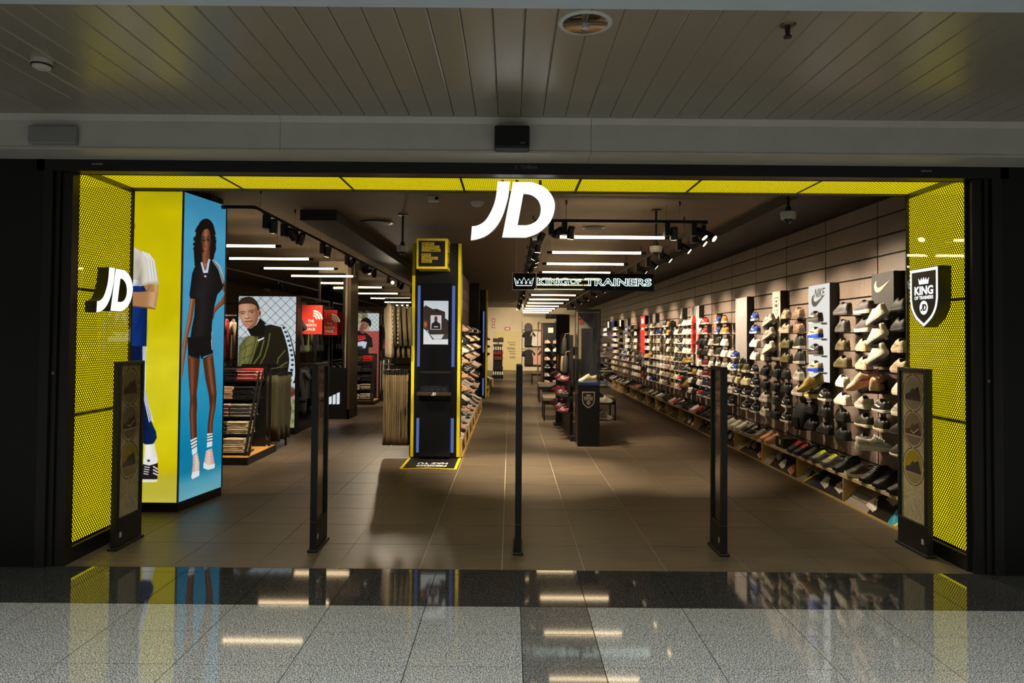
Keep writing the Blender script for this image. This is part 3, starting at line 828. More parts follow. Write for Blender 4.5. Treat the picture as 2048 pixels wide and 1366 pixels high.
cv.poly(c1([(420, 815), (345, 920), (318, 1060), (318, 1290), (470, 1280), (560, 1060), (640, 840), (560, 785), (500, 775)]), (92, 92, 48), hi=((124, 122, 66), .45, .3))
for pts, wd in (([(600, 800), (560, 1000), (480, 1260)], 4), ([(700, 850), (640, 1080), (520, 1250)], 3.4), ([(790, 740), (760, 920), (710, 1090), (620, 1260)], 2.6), ([(1020, 1000), (920, 1120), (900, 1200)], 2.4), ([(1050, 1180), (930, 1260)], 3)):
    cv.line(c1(pts), wd + 2, (58, 56, 28), .7); cv.line(c1(pts), wd * .55, (124, 120, 62), .9)
for pts in ([(350, 1000), (450, 940), (520, 900)], [(380, 1130), (480, 1090), (540, 1060)], [(400, 870), (430, 1000), (400, 1120), (430, 1250)]):
    cv.line(c1(pts), 1.4, (52, 50, 24), .7)
cv.poly(c1([(440, 660), (500, 668), (590, 602), (640, 505), (722, 580), (722, 640), (700, 765), (560, 785), (500, 770)]), (20, 18, 12))
cv.poly(c1([(605, 840), (705, 795), (700, 822), (610, 865)]), (226, 230, 226))
cv.poly(c1([(705, 600), (800, 590), (940, 595), (960, 640), (800, 600), (722, 618)]), (190, 204, 216))
stripe = c1([(940, 597), (1040, 655), (1090, 800), (1140, 985), (1165, 1150), (1172, 1366)]) + c2([(965, 120), (950, 260), (895, 350), (868, 462), (832, 534), (780, 500), (800, 462), (820, 370), (868, 180), (880, 60)]) + c1([(1072, 1366), (1085, 1130), (1060, 960), (1010, 780), (958, 640)])
cv.poly(stripe, (206, 218, 228))
for x, y in ((998, 650), (1028, 715), (1050, 780), (1072, 850), (1092, 922), (1110, 995), (1122, 1070), (1130, 1145), (1130, 1220), (1118, 1300)):
    trefoil(cv, *c1([(x, y)])[0], 3.7, (16, 18, 20))
for x, y in ((915, 130), (908, 200), (900, 265), (875, 330), (855, 400), (838, 470)):
    trefoil(cv, *c2([(x, y)])[0], 3.9, (16, 18, 20))
# head
cv.poly(c1([(315, 300), (480, 270), (575, 300), (608, 400), (612, 500), (578, 600), (500, 662), (440, 656), (380, 600), (345, 520), (320, 440)]), (178, 126, 98), smooth=True, hi=((206, 156, 126), .35, .25))
cv.poly(c1([(560, 330), (605, 400), (612, 500), (578, 600), (500, 662), (455, 660), (540, 580), (575, 480)]), (128, 82, 60), .75, smooth=True)
cv.poly(c1([(315, 335), (320, 250), (370, 197), (440, 175), (520, 185), (590, 248), (622, 320), (628, 385), (600, 380), (572, 312), (480, 280), (330, 296)]), (52, 38, 30), smooth=True)
cv.ell(*c1([(628, 430)])[0], 3.6, 7.2, (168, 114, 88), 1, .2); cv.ell(*c1([(632, 432)])[0], 1.6, 4.0, (104, 62, 46), 1, .4)
cv.line(c1([(330, 416), (370, 402), (420, 408)]), 1.3, (58, 38, 28), .9); cv.line(c1([(458, 400), (510, 382), (560, 380)]), 1.4, (58, 38, 28), .9)
cv.ell(*c1([(375, 438)])[0], 2.6, 1.0, (44, 28, 24), .95, .5); cv.ell(*c1([(516, 414)])[0], 2.8, 1.0, (44, 28, 24), .95, .5)
for ex, ey in ((372, 428), (514, 403)): cv.ell(*c1([(ex, ey)])[0], 5.0, 2.0, (120, 78, 58), .5, .8)
cv.ell(*c1([(385, 500)])[0], 5, 6, (214, 166, 138), .6, .8); cv.ell(*c1([(560, 500)])[0], 4, 9, (150, 100, 76), .5, .8); cv.ell(*c1([(400, 340)])[0], 9, 4, (206, 158, 130), .6, .8)
cv.line(c1([(462, 420), (455, 470), (462, 492)]), 1.6, (138, 92, 70), .6); cv.ell(*c1([(437, 478)])[0], 2.0, 2.6, (226, 184, 156), .8, .5)
cv.line(c1([(418, 505), (450, 515), (490, 495)]), 1.5, (88, 50, 40), .9)
cv.line(c1([(412, 560), (460, 556), (528, 548)]), 1.8, (92, 42, 36)); cv.line(c1([(425, 578), (470, 580), (515, 566)]), 1.6, (176, 100, 88), .8)
cv.ell(*c1([(450, 615)])[0], 5, 3, (150, 100, 76), .5, .6)
# lower part
cv.poly(c2([(600, 60), (740, 60), (780, 500), (775, 640), (840, 700), (850, 862), (895, 862), (916, 600), (892, 480), (870, 462), (832, 534), (780, 505), (640, 880), (300, 880), (300, 60)]), (18, 17, 13))
cv.poly(c2([(750, 866), (776, 660), (828, 655), (846, 780), (836, 866)]), (206, 214, 224))
for y in (735, 800, 855): trefoil(cv, *c2([(797, y)])[0], 4.2, (16, 18, 20))
cv.ell(*c2([(915, 410)])[0], 8, 10, (92, 48, 38), 1, .3); cv.ell(*c2([(900, 390)])[0], 4, 5, (150, 92, 72), .8, .5)
cv.poly(c2([(872, 470), (940, 470), (945, 498), (890, 500)]), (196, 132, 130))
for k in range(-3, 9): cv.line([(72 + k * 19.8, 215), (72 + k * 19.8 + 60, 275)], .8, (30, 34, 24), .9)
cv.build('poster_print', PB, pos, (-.50, -.034, 2.375), (1.0, 0, 0), (0, 0, -2.26))

# ---- poster of the figure in a cap
pos = thing('poster_lightbox', 'lit poster panel of a person in a black cap and tee', 'lightbox', (-3.76, 18.45, 0))
MB().box(-.36, .36, -.04, .14, 0, .10).build('plinth', BLACK, pos)
MB().box(-.36, .36, -.03, .14, .10, 2.31).build('housing', BLACK, pos)
cv = Canvas(0, 0, 54, 166, 2.4, (120, 118, 96))
cv.rows([(0, (128, 124, 98)), (22, (150, 146, 116)), (34, (186, 190, 184)), (36, (178, 84, 74)), (100, (166, 72, 64)), (166, (120, 60, 54))])
cv.poly([(30, 0), (54, 0), (54, 34), (36, 36)], (198, 208, 206))
for k in range(26): cv.ell(rs.random() * 30, rs.random() * 30, 3, 2.5, rs.choice([(84, 84, 60), (170, 166, 130), (110, 112, 76), (206, 200, 170)]), .8, .4)
for k in range(-12, 16):
    cv.line([(k * 9, 0), (k * 9 + 166, 166)], .5, (52, 46, 42), .7); cv.line([(k * 9, 0), (k * 9 - 166, 166)], .5, (52, 46, 42), .7)
dd = lambda pts: [(590 + a / 5.69 - 705, 580 + b / 5.69 - 627) for a, b in pts]
cv.poly(dd([(655, 490), (740, 462), (812, 488), (880, 540), (897, 650), (845, 655), (857, 900), (655, 900)]), (20, 18, 18))
cv.poly(dd([(845, 655), (893, 650), (900, 760), (950, 830), (925, 845), (860, 760)]), (140, 90, 70))
cv.poly(dd([(748, 420), (790, 470), (812, 488), (770, 500), (735, 465)]), (118, 74, 56))
cv.ell(*dd([(795, 405)])[0], 7.5, 10, (152, 100, 76), 1, .12, .35); cv.ell(*dd([(770, 420)])[0], 3, 6, (100, 60, 46), .7, .5)
cv.poly(dd([(755, 368), (770, 335), (820, 318), (868, 350), (872, 400), (852, 418), (838, 385), (790, 362)]), (18, 17, 18), smooth=True)
cv.line(dd([(785, 392), (800, 396)]), .8, (40, 24, 20)); cv.line(dd([(812, 402), (825, 408)]), .8, (40, 24, 20)); cv.line(dd([(790, 436), (806, 440)]), 1.0, (110, 50, 46))
cv.poly(dd([(682, 560), (700, 545), (710, 560), (830, 552), (760, 575), (700, 582)]), (212, 52, 58))
for i, x in enumerate((722, 745, 768, 790)): cv.line(dd([(x, 550), (x + 12, 520)]), 1.6, (212, 52, 58)); cv.line(dd([(x + 12, 522), (x + 16, 550)]), 1.2, (212, 52, 58))
cv.poly(dd([(676, 660), (700, 600), (780, 582), (828, 592), (812, 660), (760, 672), (730, 640)]), (196, 206, 220)); cv.ell(*dd([(750, 660)])[0], 6, 4, (30, 28, 30), .9, .3)
cv.build('poster_print', PB, pos, (-.35, -.034, 2.30), (.70, 0, 0), (0, 0, -2.18))
# ================================================================== TRAINERS
def shoe_parts(kind):
    S = [0, .05, .14, .25, .36, .44, .54, .66, .78, .89, .96, 1.0]
    HW = [.022, .034, .039, .039, .039, .041, .045, .049, .049, .042, .029, .010]
    TOP = [.098, .104, .098, .090, .092, .112, .101, .083, .066, .055, .045, .031]
    if kind == 'high': TOP = [.135, .142, .136, .126, .124, .138, .112, .085, .067, .055, .046, .036]
    if kind == 'sock': TOP = [.112, .118, .114, .108, .110, .118, .098, .078, .063, .053, .044, .036]
    st = {'low': .026, 'high': .028, 'sock': .034, 'chunky': .040}[kind]
    L = .285
    SB = [st * 1.15, st * 1.12, st * 1.1, st, st * .95, st * .9, st * .85, st * .82, st * .8, st * .85, st * 1.0, st * 1.2]
    Z0 = [.004, .001, 0, 0, .001, .001, 0, 0, .001, .005, .011, .018]
    xs = [(s - .5) * L for s in S]
    rings = []
    for i, s in enumerate(S):
        hw, top, b = HW[i], TOP[i], SB[i] + Z0[i] * .5
        h = top - b; col = 1 <= i <= 4
        half = [(1.0, -.08), (1.05, .3), (.95, .68), (.72, 1.0)]
        if col: inner = [(.60, .99), (.50, .40), (0, .34)]
        else: inner = [(.5, 1.05), (.26, 1.09), (0, 1.1)]
        pts = [(-q[0], q[1]) for q in half + inner[:2]] + [inner[2]] + [(q[0], q[1]) for q in (half + inner[:2])[::-1]]
        rings.append([(xs[i], y * hw, b + z * h) for y, z in pts])
    n = len(rings[0])
    up = MB(); ln = MB()
    for i in range(len(S) - 1):
        for k in range(n - 1):
            cav = (1 <= i <= 4 and 4 <= k <= 7) or (i == 0 and 4 <= k <= 7 and False)
            (ln if cav else up).add([rings[i][k], rings[i][k + 1], rings[i + 1][k + 1], rings[i + 1][k]], [(0, 3, 2, 1)])
    up.add(rings[0], [list(range(n))]); up.add(rings[-1], [list(range(n))[::-1]])
    sole = MB(); sr = []
    for i in range(len(S)):
        w_ = HW[i] + .005; x = xs[i] + (-.004 if i == 0 else .005 if i == len(S) - 1 else 0)
        sr.append([(x, -w_ * .93, Z0[i]), (x, w_ * .93, Z0[i]), (x, w_ * 1.03, Z0[i] * .7 + SB[i] * .55), (x, w_, Z0[i] * .5 + SB[i]), (x, -w_, Z0[i] * .5 + SB[i]), (x, -w_ * 1.03, Z0[i] * .7 + SB[i] * .55)])
    sole.loft(sr)
    la = MB()
    for q in range(5):
        s = .46 + q * .055; i = max(j for j in range(len(S)) if S[j] <= s); f = (s - S[i]) / (S[i + 1] - S[i])
        hw = HW[i] + (HW[i + 1] - HW[i]) * f; top = TOP[i] + (TOP[i + 1] - TOP[i]) * f
        b = SB[i]; x = (s - .5) * L; h = top - b
        pr = [(-hw * .78, b + h * .95), (-hw * .4, b + h * 1.10), (0, b + h * 1.15), (hw * .4, b + h * 1.10), (hw * .78, b + h * .95)]
        la.loft([[(x - .005, y, z), (x + .005, y, z), (x + .005, y, z + .004), (x - .005, y, z + .004)] for y, z in pr])
    sps = {}
    sw = [(.22, .42), (.30, .28), (.40, .26), (.52, .36), (.66, .72), (.50, .56), (.38, .46), (.29, .50)]
    for sg in (-1, 1):
        sp = sps[sg] = MB()
        def P(s, z, o):
            i = max(j for j in range(len(S) - 1) if S[j] <= s); f = (s - S[i]) / (S[i + 1] - S[i])
            hw = HW[i] + (HW[i + 1] - HW[i]) * f; top = TOP[i] + (TOP[i + 1] - TOP[i]) * f; b = SB[i]
            k = 1.0 + .05 * min(z / .3, 1) - .10 * max(0, (z - .3)) / .38
            return ((s - .5) * L, sg * (hw * k + o), b + z * (top - b))
        sp.loft([[P(s, z, .0005) for s, z in sw], [P(s, z, .003) for s, z in sw]])
    pl = mat('proto_grey', (128, 128, 128))
    return {'upper': weld(up).mesh('upper', pl, True), 'sole': sole.mesh('sole', pl), 'lining': weld(ln).mesh('lining', pl), 'laces': la.mesh('laces', pl), 'side_stripe': sps[1].mesh('side_stripe', pl), 'side_stripe_b': sps[-1].mesh('side_stripe', pl)}
def weld(mb):
    d = {}; nv = []; mp = []
    for v in mb.v:
        k = tuple(round(c, 5) for c in v)
        if k not in d: d[k] = len(nv); nv.append(v)
        mp.append(d[k])
    f2 = []; m2 = []
    for f, m in zip(mb.f, mb.m):
        g = []
        for i in f:
            if mp[i] not in g: g.append(mp[i])
        if len(g) > 2: f2.append(g); m2.append(m)
    mb.v, mb.f, mb.m = nv, f2, m2
    return mb
SHOE = {k: shoe_parts(k) for k in ('low', 'high', 'sock', 'chunky')}

# colour ways: word, upper, sole, lining, laces, stripe
CW = {
 'black': ('black', (16, 16, 17), (20, 20, 20), (10, 10, 10), (22, 22, 22), None),
 'blackw': ('black and white', (18, 18, 20), (222, 216, 204), (12, 12, 12), (210, 206, 196), (220, 216, 206)),
 'dgrey': ('charcoal', (58, 56, 56), (70, 66, 64), (24, 22, 22), (50, 48, 48), (30, 28, 28)),
 'purple': ('mauve grey', (74, 62, 64), (226, 214, 194), (30, 26, 28), (60, 52, 52), None),
 'white': ('white', (226, 218, 204), (234, 226, 212), (70, 62, 56), (236, 230, 218), None),
 'pale': ('pale grey', (178, 170, 158), (214, 206, 192), (60, 54, 50), (200, 194, 184), (140, 132, 122)),
 'beige': ('beige', (196, 172, 140), (206, 184, 154), (40, 34, 30), (206, 186, 158), (176, 152, 120)),
 'olive': ('olive', (78, 70, 36), (86, 76, 40), (24, 22, 14), (66, 60, 34), (50, 44, 24)),
 'olivec': ('olive and cream', (84, 76, 44), (232, 220, 190), (26, 24, 16), (90, 82, 54), None),
 'dolive': ('dark olive', (44, 42, 28), (200, 190, 168), (18, 18, 12), (44, 42, 30), None),
 'gold': ('mustard', (138, 112, 36), (124, 100, 40), (50, 42, 20), (150, 124, 50), None),
 'goldw': ('mustard and cream', (150, 128, 64), (222, 204, 150), (44, 38, 24), (210, 196, 160), (90, 74, 36)),
 'tan': ('taupe', (144, 126, 106), (168, 150, 128), (40, 34, 30), (150, 134, 116), (96, 82, 68)),
 'tanred': ('taupe and red', (150, 124, 100), (120, 96, 76), (206, 40, 34), (160, 60, 46), (206, 70, 50)),
 'greyblue': ('blue faded white', (150, 160, 172), (222, 214, 200), (20, 40, 70), (60, 90, 130), (40, 80, 120)),
 'bluew': ('royal blue and white', (34, 62, 142), (232, 226, 212), (16, 22, 46), (220, 220, 220), (216, 214, 208)),
 'bluesole': ('beige with blue sole', (188, 164, 132), (24, 72, 206), (60, 48, 36), (60, 44, 36), (52, 38, 30)),
 'blackg': ('black with clear sole', (26, 24, 20), (70, 68, 60), (14, 12, 10), (30, 28, 24), (226, 222, 212)),
 'brown': ('caramel', (178, 122, 52), (226, 212, 184), (40, 26, 14), (190, 140, 70), None),
 'red': ('red', (176, 24, 26), (228, 216, 200), (40, 10, 10), (190, 40, 40), (226, 218, 206)),
 'dred': ('dark red', (96, 16, 24), (226, 214, 200), (26, 8, 10), (110, 26, 30), None),
 'pink': ('pink', (214, 164, 138), (206, 176, 128), (110, 70, 60), (220, 180, 160), (96, 62, 56)),
 'salmon': ('salmon', (206, 152, 110), (210, 160, 120), (120, 76, 56), (212, 164, 124), None),
 'green': ('white and green', (210, 206, 188), (226, 218, 200), (30, 90, 70), (220, 216, 204), (40, 110, 84)),
 'navy': ('navy', (26, 34, 60), (222, 214, 202), (14, 18, 32), (40, 48, 76), None),
 'yellowc': ('cream and yellow', (204, 192, 150), (232, 224, 180), (60, 54, 40), (210, 200, 160), (206, 180, 60)),
 'neonl': ('grey with neon laces', (120, 114, 106), (96, 92, 88), (40, 38, 36), (214, 230, 30), (80, 76, 72)),
 'redl': ('black with orange laces', (22, 20, 20), (26, 24, 24), (12, 12, 12), (214, 74, 36), None),
 'crim': ('crimson', (112, 16, 28), (30, 22, 22), (24, 10, 12), (190, 180, 170), (196, 186, 178)),
 'slate': ('slate blue', (110, 112, 126), (214, 202, 184), (40, 40, 50), (120, 122, 134), None),
}
def cwm(c):
    return mat('trainer_%d_%d_%d' % tuple(c), c, .55, noise=.08, nscale=60)
N_SHOE = [0]
FARBM = []
def shoe(loc, yaw, cw, kind='low', label=None, group=None, tilt=0.0, roll=0.0, detail=True, parent=None, scale=1.0):
    """trainer whose sole stands on loc; yaw = direction of the toe"""
    wd, cu, cs, cl_, cla, cst = CW[cw]
    if N_SHOE[0] >= 350 or not detail:
        FARBM.append(((loc[0], loc[1], loc[2] + .0025), yaw, cw, kind, tilt)); return None
    N_SHOE[0] += 1
    loc = (loc[0], loc[1], loc[2] + .0025)
    t = thing('trainer', label or '%s trainer' % wd, 'trainer', loc, 0, group, rot=(roll, -tilt, yaw))
    t.scale = (scale,) * 3
    for p, c in (('upper', cu), ('sole', cs), ('lining', cl_), ('laces', cla), ('side_stripe', cst), ('side_stripe_b', cst)):
        if c is None: continue
        o = link(p[:11] if p[0] == 's' and p[1] == 'i' else p, SHOE[kind][p], t); set_mat(o, 0, cwm(c))
    return t

# ---- the long plywood bench with slanted panels of painted reflections
def bench(name, label, X0, X1, ya, yb, step, phase, side, h=.30):
    """X0 front, X1 back; side -1: front looks to -X, +1: to +X"""
    t = thing(name, label, 'bench', ((X0 + X1) / 2, (ya + yb) / 2, 0))
    ox, oy = (X0 + X1) / 2, (ya + yb) / 2
    lo, hi = sorted((X0 - ox, X1 - ox)); f = X0 - ox
    MB().bbox(lo, hi, ya - oy, yb - oy, h - .022, h, .002).build('bench_top', PLYT, t)
    a, b_ = sorted((f, f - side * .0 + (.012 if side < 0 else -.012)))
    MB().box(a, b_, ya - oy, yb - oy, h - .030, h - .0225).build('front_edging', PLY, t)
    a, b_ = sorted((f, f + (.02 if side < 0 else -.02)))
    MB().box(a, b_, ya - oy, yb - oy, 0, .022).build('foot_rail', PLY, t)
    y = phase
    ys = []
    while y < yb - .05:
        if y > ya - .01: ys.append(y)
        y += step
    ys.append(yb - .012)
    dv = MB().box(lo + .002, hi, 0, .014, .0221, h - .031).mesh('divider', PLY)
    for y in ys: link('divider', dv, t, (0, y - oy, 0))
    return t, ys, ox, oy
bt, bys, bx, by = bench('wall_bench', 'long plywood plinth bench running under the shoe wall', 3.48, 3.76, 6.22, 30.0, 1.2, 6.24, -1)
# slanted sheets in each bay, mirror reflections painted on as fixed colour
REFL_PAINT = print_mat('painted_bench_reflection', 0, True)
def paint_bay_reflection(seed, first=False):
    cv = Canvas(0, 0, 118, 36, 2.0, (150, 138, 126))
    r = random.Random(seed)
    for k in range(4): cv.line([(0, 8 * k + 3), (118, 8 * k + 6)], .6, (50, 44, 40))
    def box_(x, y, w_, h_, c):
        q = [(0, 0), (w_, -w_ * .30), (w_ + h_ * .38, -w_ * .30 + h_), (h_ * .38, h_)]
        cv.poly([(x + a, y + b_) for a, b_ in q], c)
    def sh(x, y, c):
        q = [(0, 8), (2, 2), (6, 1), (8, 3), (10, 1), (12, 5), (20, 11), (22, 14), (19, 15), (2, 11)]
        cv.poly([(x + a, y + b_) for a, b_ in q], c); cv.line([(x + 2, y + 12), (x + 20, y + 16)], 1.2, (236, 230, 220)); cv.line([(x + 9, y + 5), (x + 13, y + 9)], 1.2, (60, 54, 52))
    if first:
        box_(40, 14, 34, 40, (14, 12, 12)); box_(76, 12, 30, 44, (30, 150, 190)); box_(66, -4, 36, 26, (14, 12, 12))  # painted reflection of the blue and yellow lightbox
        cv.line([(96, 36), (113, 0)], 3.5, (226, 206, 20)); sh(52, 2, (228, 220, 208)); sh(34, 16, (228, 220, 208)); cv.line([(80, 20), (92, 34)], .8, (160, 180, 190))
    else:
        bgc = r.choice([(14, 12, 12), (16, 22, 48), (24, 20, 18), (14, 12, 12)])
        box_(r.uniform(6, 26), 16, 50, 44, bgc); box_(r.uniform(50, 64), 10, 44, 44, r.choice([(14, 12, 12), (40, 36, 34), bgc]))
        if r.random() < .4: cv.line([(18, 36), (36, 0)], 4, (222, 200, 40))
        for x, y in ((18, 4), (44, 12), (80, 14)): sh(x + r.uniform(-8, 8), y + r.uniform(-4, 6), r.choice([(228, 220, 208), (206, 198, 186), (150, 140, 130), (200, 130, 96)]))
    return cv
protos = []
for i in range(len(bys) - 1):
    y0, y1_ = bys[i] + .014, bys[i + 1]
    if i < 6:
        o = paint_bay_reflection(i + 3, i == 0).build('painted_reflection_panel', REFL_PAINT, bt, (3.75 - bx, y1_ - by, .268), (0, -(y1_ - y0), 0), (-.262, 0, -.245))
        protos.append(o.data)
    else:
        o = link('painted_reflection_panel', protos[1 + i % 5], bt, (0, (y1_ - bys[1 + i % 5 + 1]), 0))

# ---- shelf brackets and shoes of the wall
RZ = [1.97, 1.785, 1.59, 1.405, 1.20, 1.01, .83, .635]
SHELF = MB().box(-.14, .0, -.052, .052, -.010, 0).box(-.012, 0, -.052, .052, -.03, -.01).mesh('shelf_bracket', mat('clear_black_shelf', (26, 24, 23), .3))
N_BR = [0]
shelving = thing('shoe_shelving', 'rows of small dark shelf brackets carrying trainers on the mesh wall', 'shelving', (0, 0, 0))
FARSH = MB()
def bracket(y, z, x=3.762, wide=1.0, yaw=0):
    if N_BR[0] < 290:
        N_BR[0] += 1
        link('shelf_bracket', SHELF, shelving, (x, y, z), (0, 0, yaw), (1.3, wide, 1))
    else:
        FARSH.box(x - .18, x, y - .06 * wide, y + .06 * wide, z - .01, z)
YAW = PI / 2 - .12          # toe into the shop, turned a little off the wall
COLS = [  # y, first row, colours from top to bottom (None leaves the place free), anchor words
 (6.52, ['black', 'black', 'beige', 'beige', 'white', 'pale', 'black', 'dolive'], 'by the shop entrance'),
 (6.86, [None, None, None, None, None, 'blackw', 'dolive', None], 'under the black swoosh panel'),
 (7.20, ['purple', 'purple', 'beige', 'beige', None, 'pale', 'dolive', 'dolive'], 'next past the black swoosh panel'),
 (7.66, ['dgrey', 'dgrey', 'olive', 'olive', 'white', 'white', 'black', 'black'], 'before the white lit panel'),
 (8.10, [None, None, None, None, None, 'blackw', 'black', 'black'], 'under the near edge of white lit panel'),
 (8.46, [None, None, None, None, None, 'goldw', 'black', 'black'], 'under the far edge of white lit panel'),
 (8.82, ['tanred', 'tanred', 'dolive', 'dolive', 'pale', 'pale', None, None], 'just past the white lit panel'),
 (9.22, ['tan', 'tan', 'olive', 'olive', 'black', 'black', 'blackw', 'blackw'], 'two past the white lit panel'),
 (9.60, [None, None, None, None, 'black', 'black', 'dgrey', 'black'], 'under the cream shield panel'),
 (9.99, [None, None, None, 'white', 'black', 'black', 'pale', 'pale'], 'at the far edge of cream shield panel'),
 (10.40, ['bluew', 'bluew', 'white', 'white', 'blackw', 'blackw', 'blackw', 'blackw'], 'before the plain grey panel'),
 (10.80, [None, None, None, None, 'olivec', 'yellowc', 'blackw', 'blackw'], 'under the near edge of grey panel'),
 (11.16, [None, None, None, None, 'olivec', 'yellowc', 'blackw', None], 'under the middle of grey panel'),
 (11.52, [None, None, None, 'white', 'white', 'pale', 'pale', 'blackw'], 'under the far edge of grey panel'),
 (11.88, ['brown', 'brown', 'white', 'white', 'pale', 'white', 'navy', 'white'], 'just past the plain grey panel'),
 (12.24, ['bluew', 'bluew', 'dolive', 'dolive', 'white', 'white', 'dred', 'navy'], 'before the orange striped box'),
 (12.66, [None, None, 'pale', 'pale', 'white', 'dred', 'navy', 'blackw'], 'at the orange striped box'),
 (13.05, ['red', 'red', 'black', 'black', 'dred', 'dred', 'navy', 'navy'], 'past the orange striped box'),
 (13.42, ['white', 'white', 'black', 'black', 'white', 'white', 'white', 'red'], 'before the red graphic panel'),
 (13.80, [None, None, None, None, None, 'gold', 'black', 'black'], 'under the near edge of red graphic panel'),
 (14.18, [None, None, None, None, None, 'blackw', 'white', 'white'], 'under the far edge of red graphic panel'),
 (14.56, ['white', 'white', 'white', 'white', 'gold', 'gold', 'black', 'black'], 'just past the red graphic panel'),
 (14.92, ['dolive', 'dolive', 'blackw', 'blackw', 'blackw', 'blackw', 'red', 'red'], 'two past the red graphic panel'),
 (15.30, [None, 'white', 'pale', 'white', 'dolive', 'dolive', 'white', 'white'], 'under the small leaping animal panel'),
]
PAL = ['white', 'white', 'white', 'pale', 'pale', 'black', 'blackw', 'blackw', 'dgrey', 'beige', 'tan', 'red', 'bluew', 'olive', 'dolive', 'green', 'brown', 'white', 'pink', 'pale', 'white']
FARANCH = [(16.8, 'near the white and pink striped box'), (18.1, 'near the thin grey panel'), (19.7, 'near the tall red panel'),
           (21.2, 'near the small lilac strip'), (22.5, 'near the silver panel'), (23.7, 'near the narrow white strip'), (25.4, 'near the royal blue panel'), (40, 'beyond the royal blue panel')]
rr = random.Random(21)
y = 15.68
BOX = [(16.55, 17.1), (19.1, 20.1), (22.0, 22.95), (24.95, 25.75), (13.7, 14.5)]
fc = 0
while y < 27.6:
    blk = any(a < y < b_ for a, b_ in BOX)
    cs = []
    for k in range(4):
        c = rr.choice(PAL); cs += [c, c if rr.random() < .7 else rr.choice(PAL)]
    if blk: cs[:4] = [None] * 4
    anch = next(n for lim, n in FARANCH if y < lim + .55)
    COLS.append((y, cs, anch)); y += .385
seen = {}
for y, cs, anch in COLS:
    seen[anch] = seen.get(anch, 0) + 1
    cname = anch if y < 15.5 else '%s, %s column' % (anch, ORD[seen[anch] - 1])
    for r_, c in enumerate(cs):
        if c is None: continue
        kind = ('high' if c in ('dolive', 'navy') and r_ < 4 else 'chunky' if c in ('white', 'beige', 'tan', 'tanred', 'pale', 'yellowc', 'goldw') else 'sock' if c in ('dgrey', 'purple', 'olivec') else 'low')
        bracket(y, RZ[r_])
        shoe((3.585, y, RZ[r_]), YAW + rr.uniform(-.14, .14), c, kind, '%s trainer, %s shelf, %s' % (CW[c][0], ORD[r_], cname), 'trainers on the shoe wall', detail=y < 17.6, scale=1.08)
# tilted shoes on the brand panels
def tilted(x, y, z, c, lab, yaw, tilt=.42, kind='sock', sc=1.1, br=True):
    if br:
        link('tilt_bracket', TB, shelving, (3.762, y, z), (0, 0, 0))
    return shoe((x, y, z + .012), yaw, c, kind, lab, 'tilted trainers on brand panels', tilt=-tilt, scale=sc)
TB = MB().add([(0, -.06, -.06), (0, .06, -.06), (0, .06, .09), (0, -.06, .09), (-.24, -.06, -.05), (-.24, .06, -.05), (-.24, .06, -.038), (-.24, -.06, -.038)],
              [(0, 1, 2, 3), (4, 7, 6, 5), (0, 4, 5, 1), (2, 6, 7, 3), (1, 5, 6, 2), (0, 3, 7, 4)]).mesh('tilt_bracket', MATS['clear_black_shelf'])
for i, z in enumerate((1.88, 1.69, 1.50)):
    tilted(3.57, 6.90, z, 'white', 'white trainer tilted on %s bracket of black swoosh panel' % ORD[i], PI * .55, .46, sc=1.0)
for i, z in enumerate((1.90, 1.71, 1.52)):
    tilted(3.57, 9.80, z, ('pale', 'pale', 'white')[i], '%s trainer tilted on %s bracket of cream shield panel' % (('pale grey', 'pale grey', 'white')[i], ORD[i]), PI * .55, .42, 'low', 1.0)
tilted(3.56, 7.14, 1.225, 'pink', 'pink trainer tilted nose down below the black swoosh panel', PI * .93, .40, 'low', 1.2)
tilted(3.56, 8.36, 1.125, 'gold', 'mustard trainer tilted nose down below the white lit panel', PI * .93, .45, 'low', 1.2)
tilted(3.56, 14.15, 1.03, 'blackw', 'black trainer with white sole below the red graphic panel', PI * .95, .05, 'low', 1.35)
tilted(3.56, 14.2, .74, 'gold', 'mustard boot low under the red graphic panel', PI * .95, .25, 'high', 1.1)
tilted(3.58, 18.0, 1.20, 'brown', 'caramel trainer under the thin grey panel', PI * .95, .0, 'low', 1.3)
tilted(3.58, 6.95, 1.20, 'pink', 'pink trainer seen from the heel below the black swoosh panel', YAW - .5, 0, 'sock', 1.1, False); bracket(6.95, 1.21)
tilted(3.55, 6.90, .62, 'pale', 'pale grey running shoe with loose laces side on, low shelf near entrance', -PI * .12, 0, 'chunky', 1.25, False); bracket(6.88, .635, wide=2.4)
for i, (z, c) in enumerate(((1.905, 'blackg'), (1.72, 'bluesole'), (1.525, 'blackg'), (1.33, 'bluesole'))):
    o = link('clear_shelf', SHELF, shelving, (3.66, 8.26, z), None, (1.2, 1.3, .8)); set_mat(o, 0, mat('acrylic_shelf', (200, 210, 215), .1))
    shoe((3.545, 8.26, z + .003), YAW + .1, c, 'chunky', '%s trainer on %s clear shelf of the white lit panel' % (CW[c][0], ORD[i]), 'trainers on the white lit panel', scale=1.05)
for i, z in enumerate((1.395, 1.21)):
    o = link('clear_shelf', SHELF, shelving, (3.66, 11.2, z), None, (1.2, 1.3, .8)); set_mat(o, 0, MATS['acrylic_shelf'])
    shoe((3.545, 11.2, z + .003), YAW + .1, 'bluew', 'low', 'royal blue and white trainer on %s clear shelf of plain grey panel' % ORD[i], 'trainers on the grey panel')
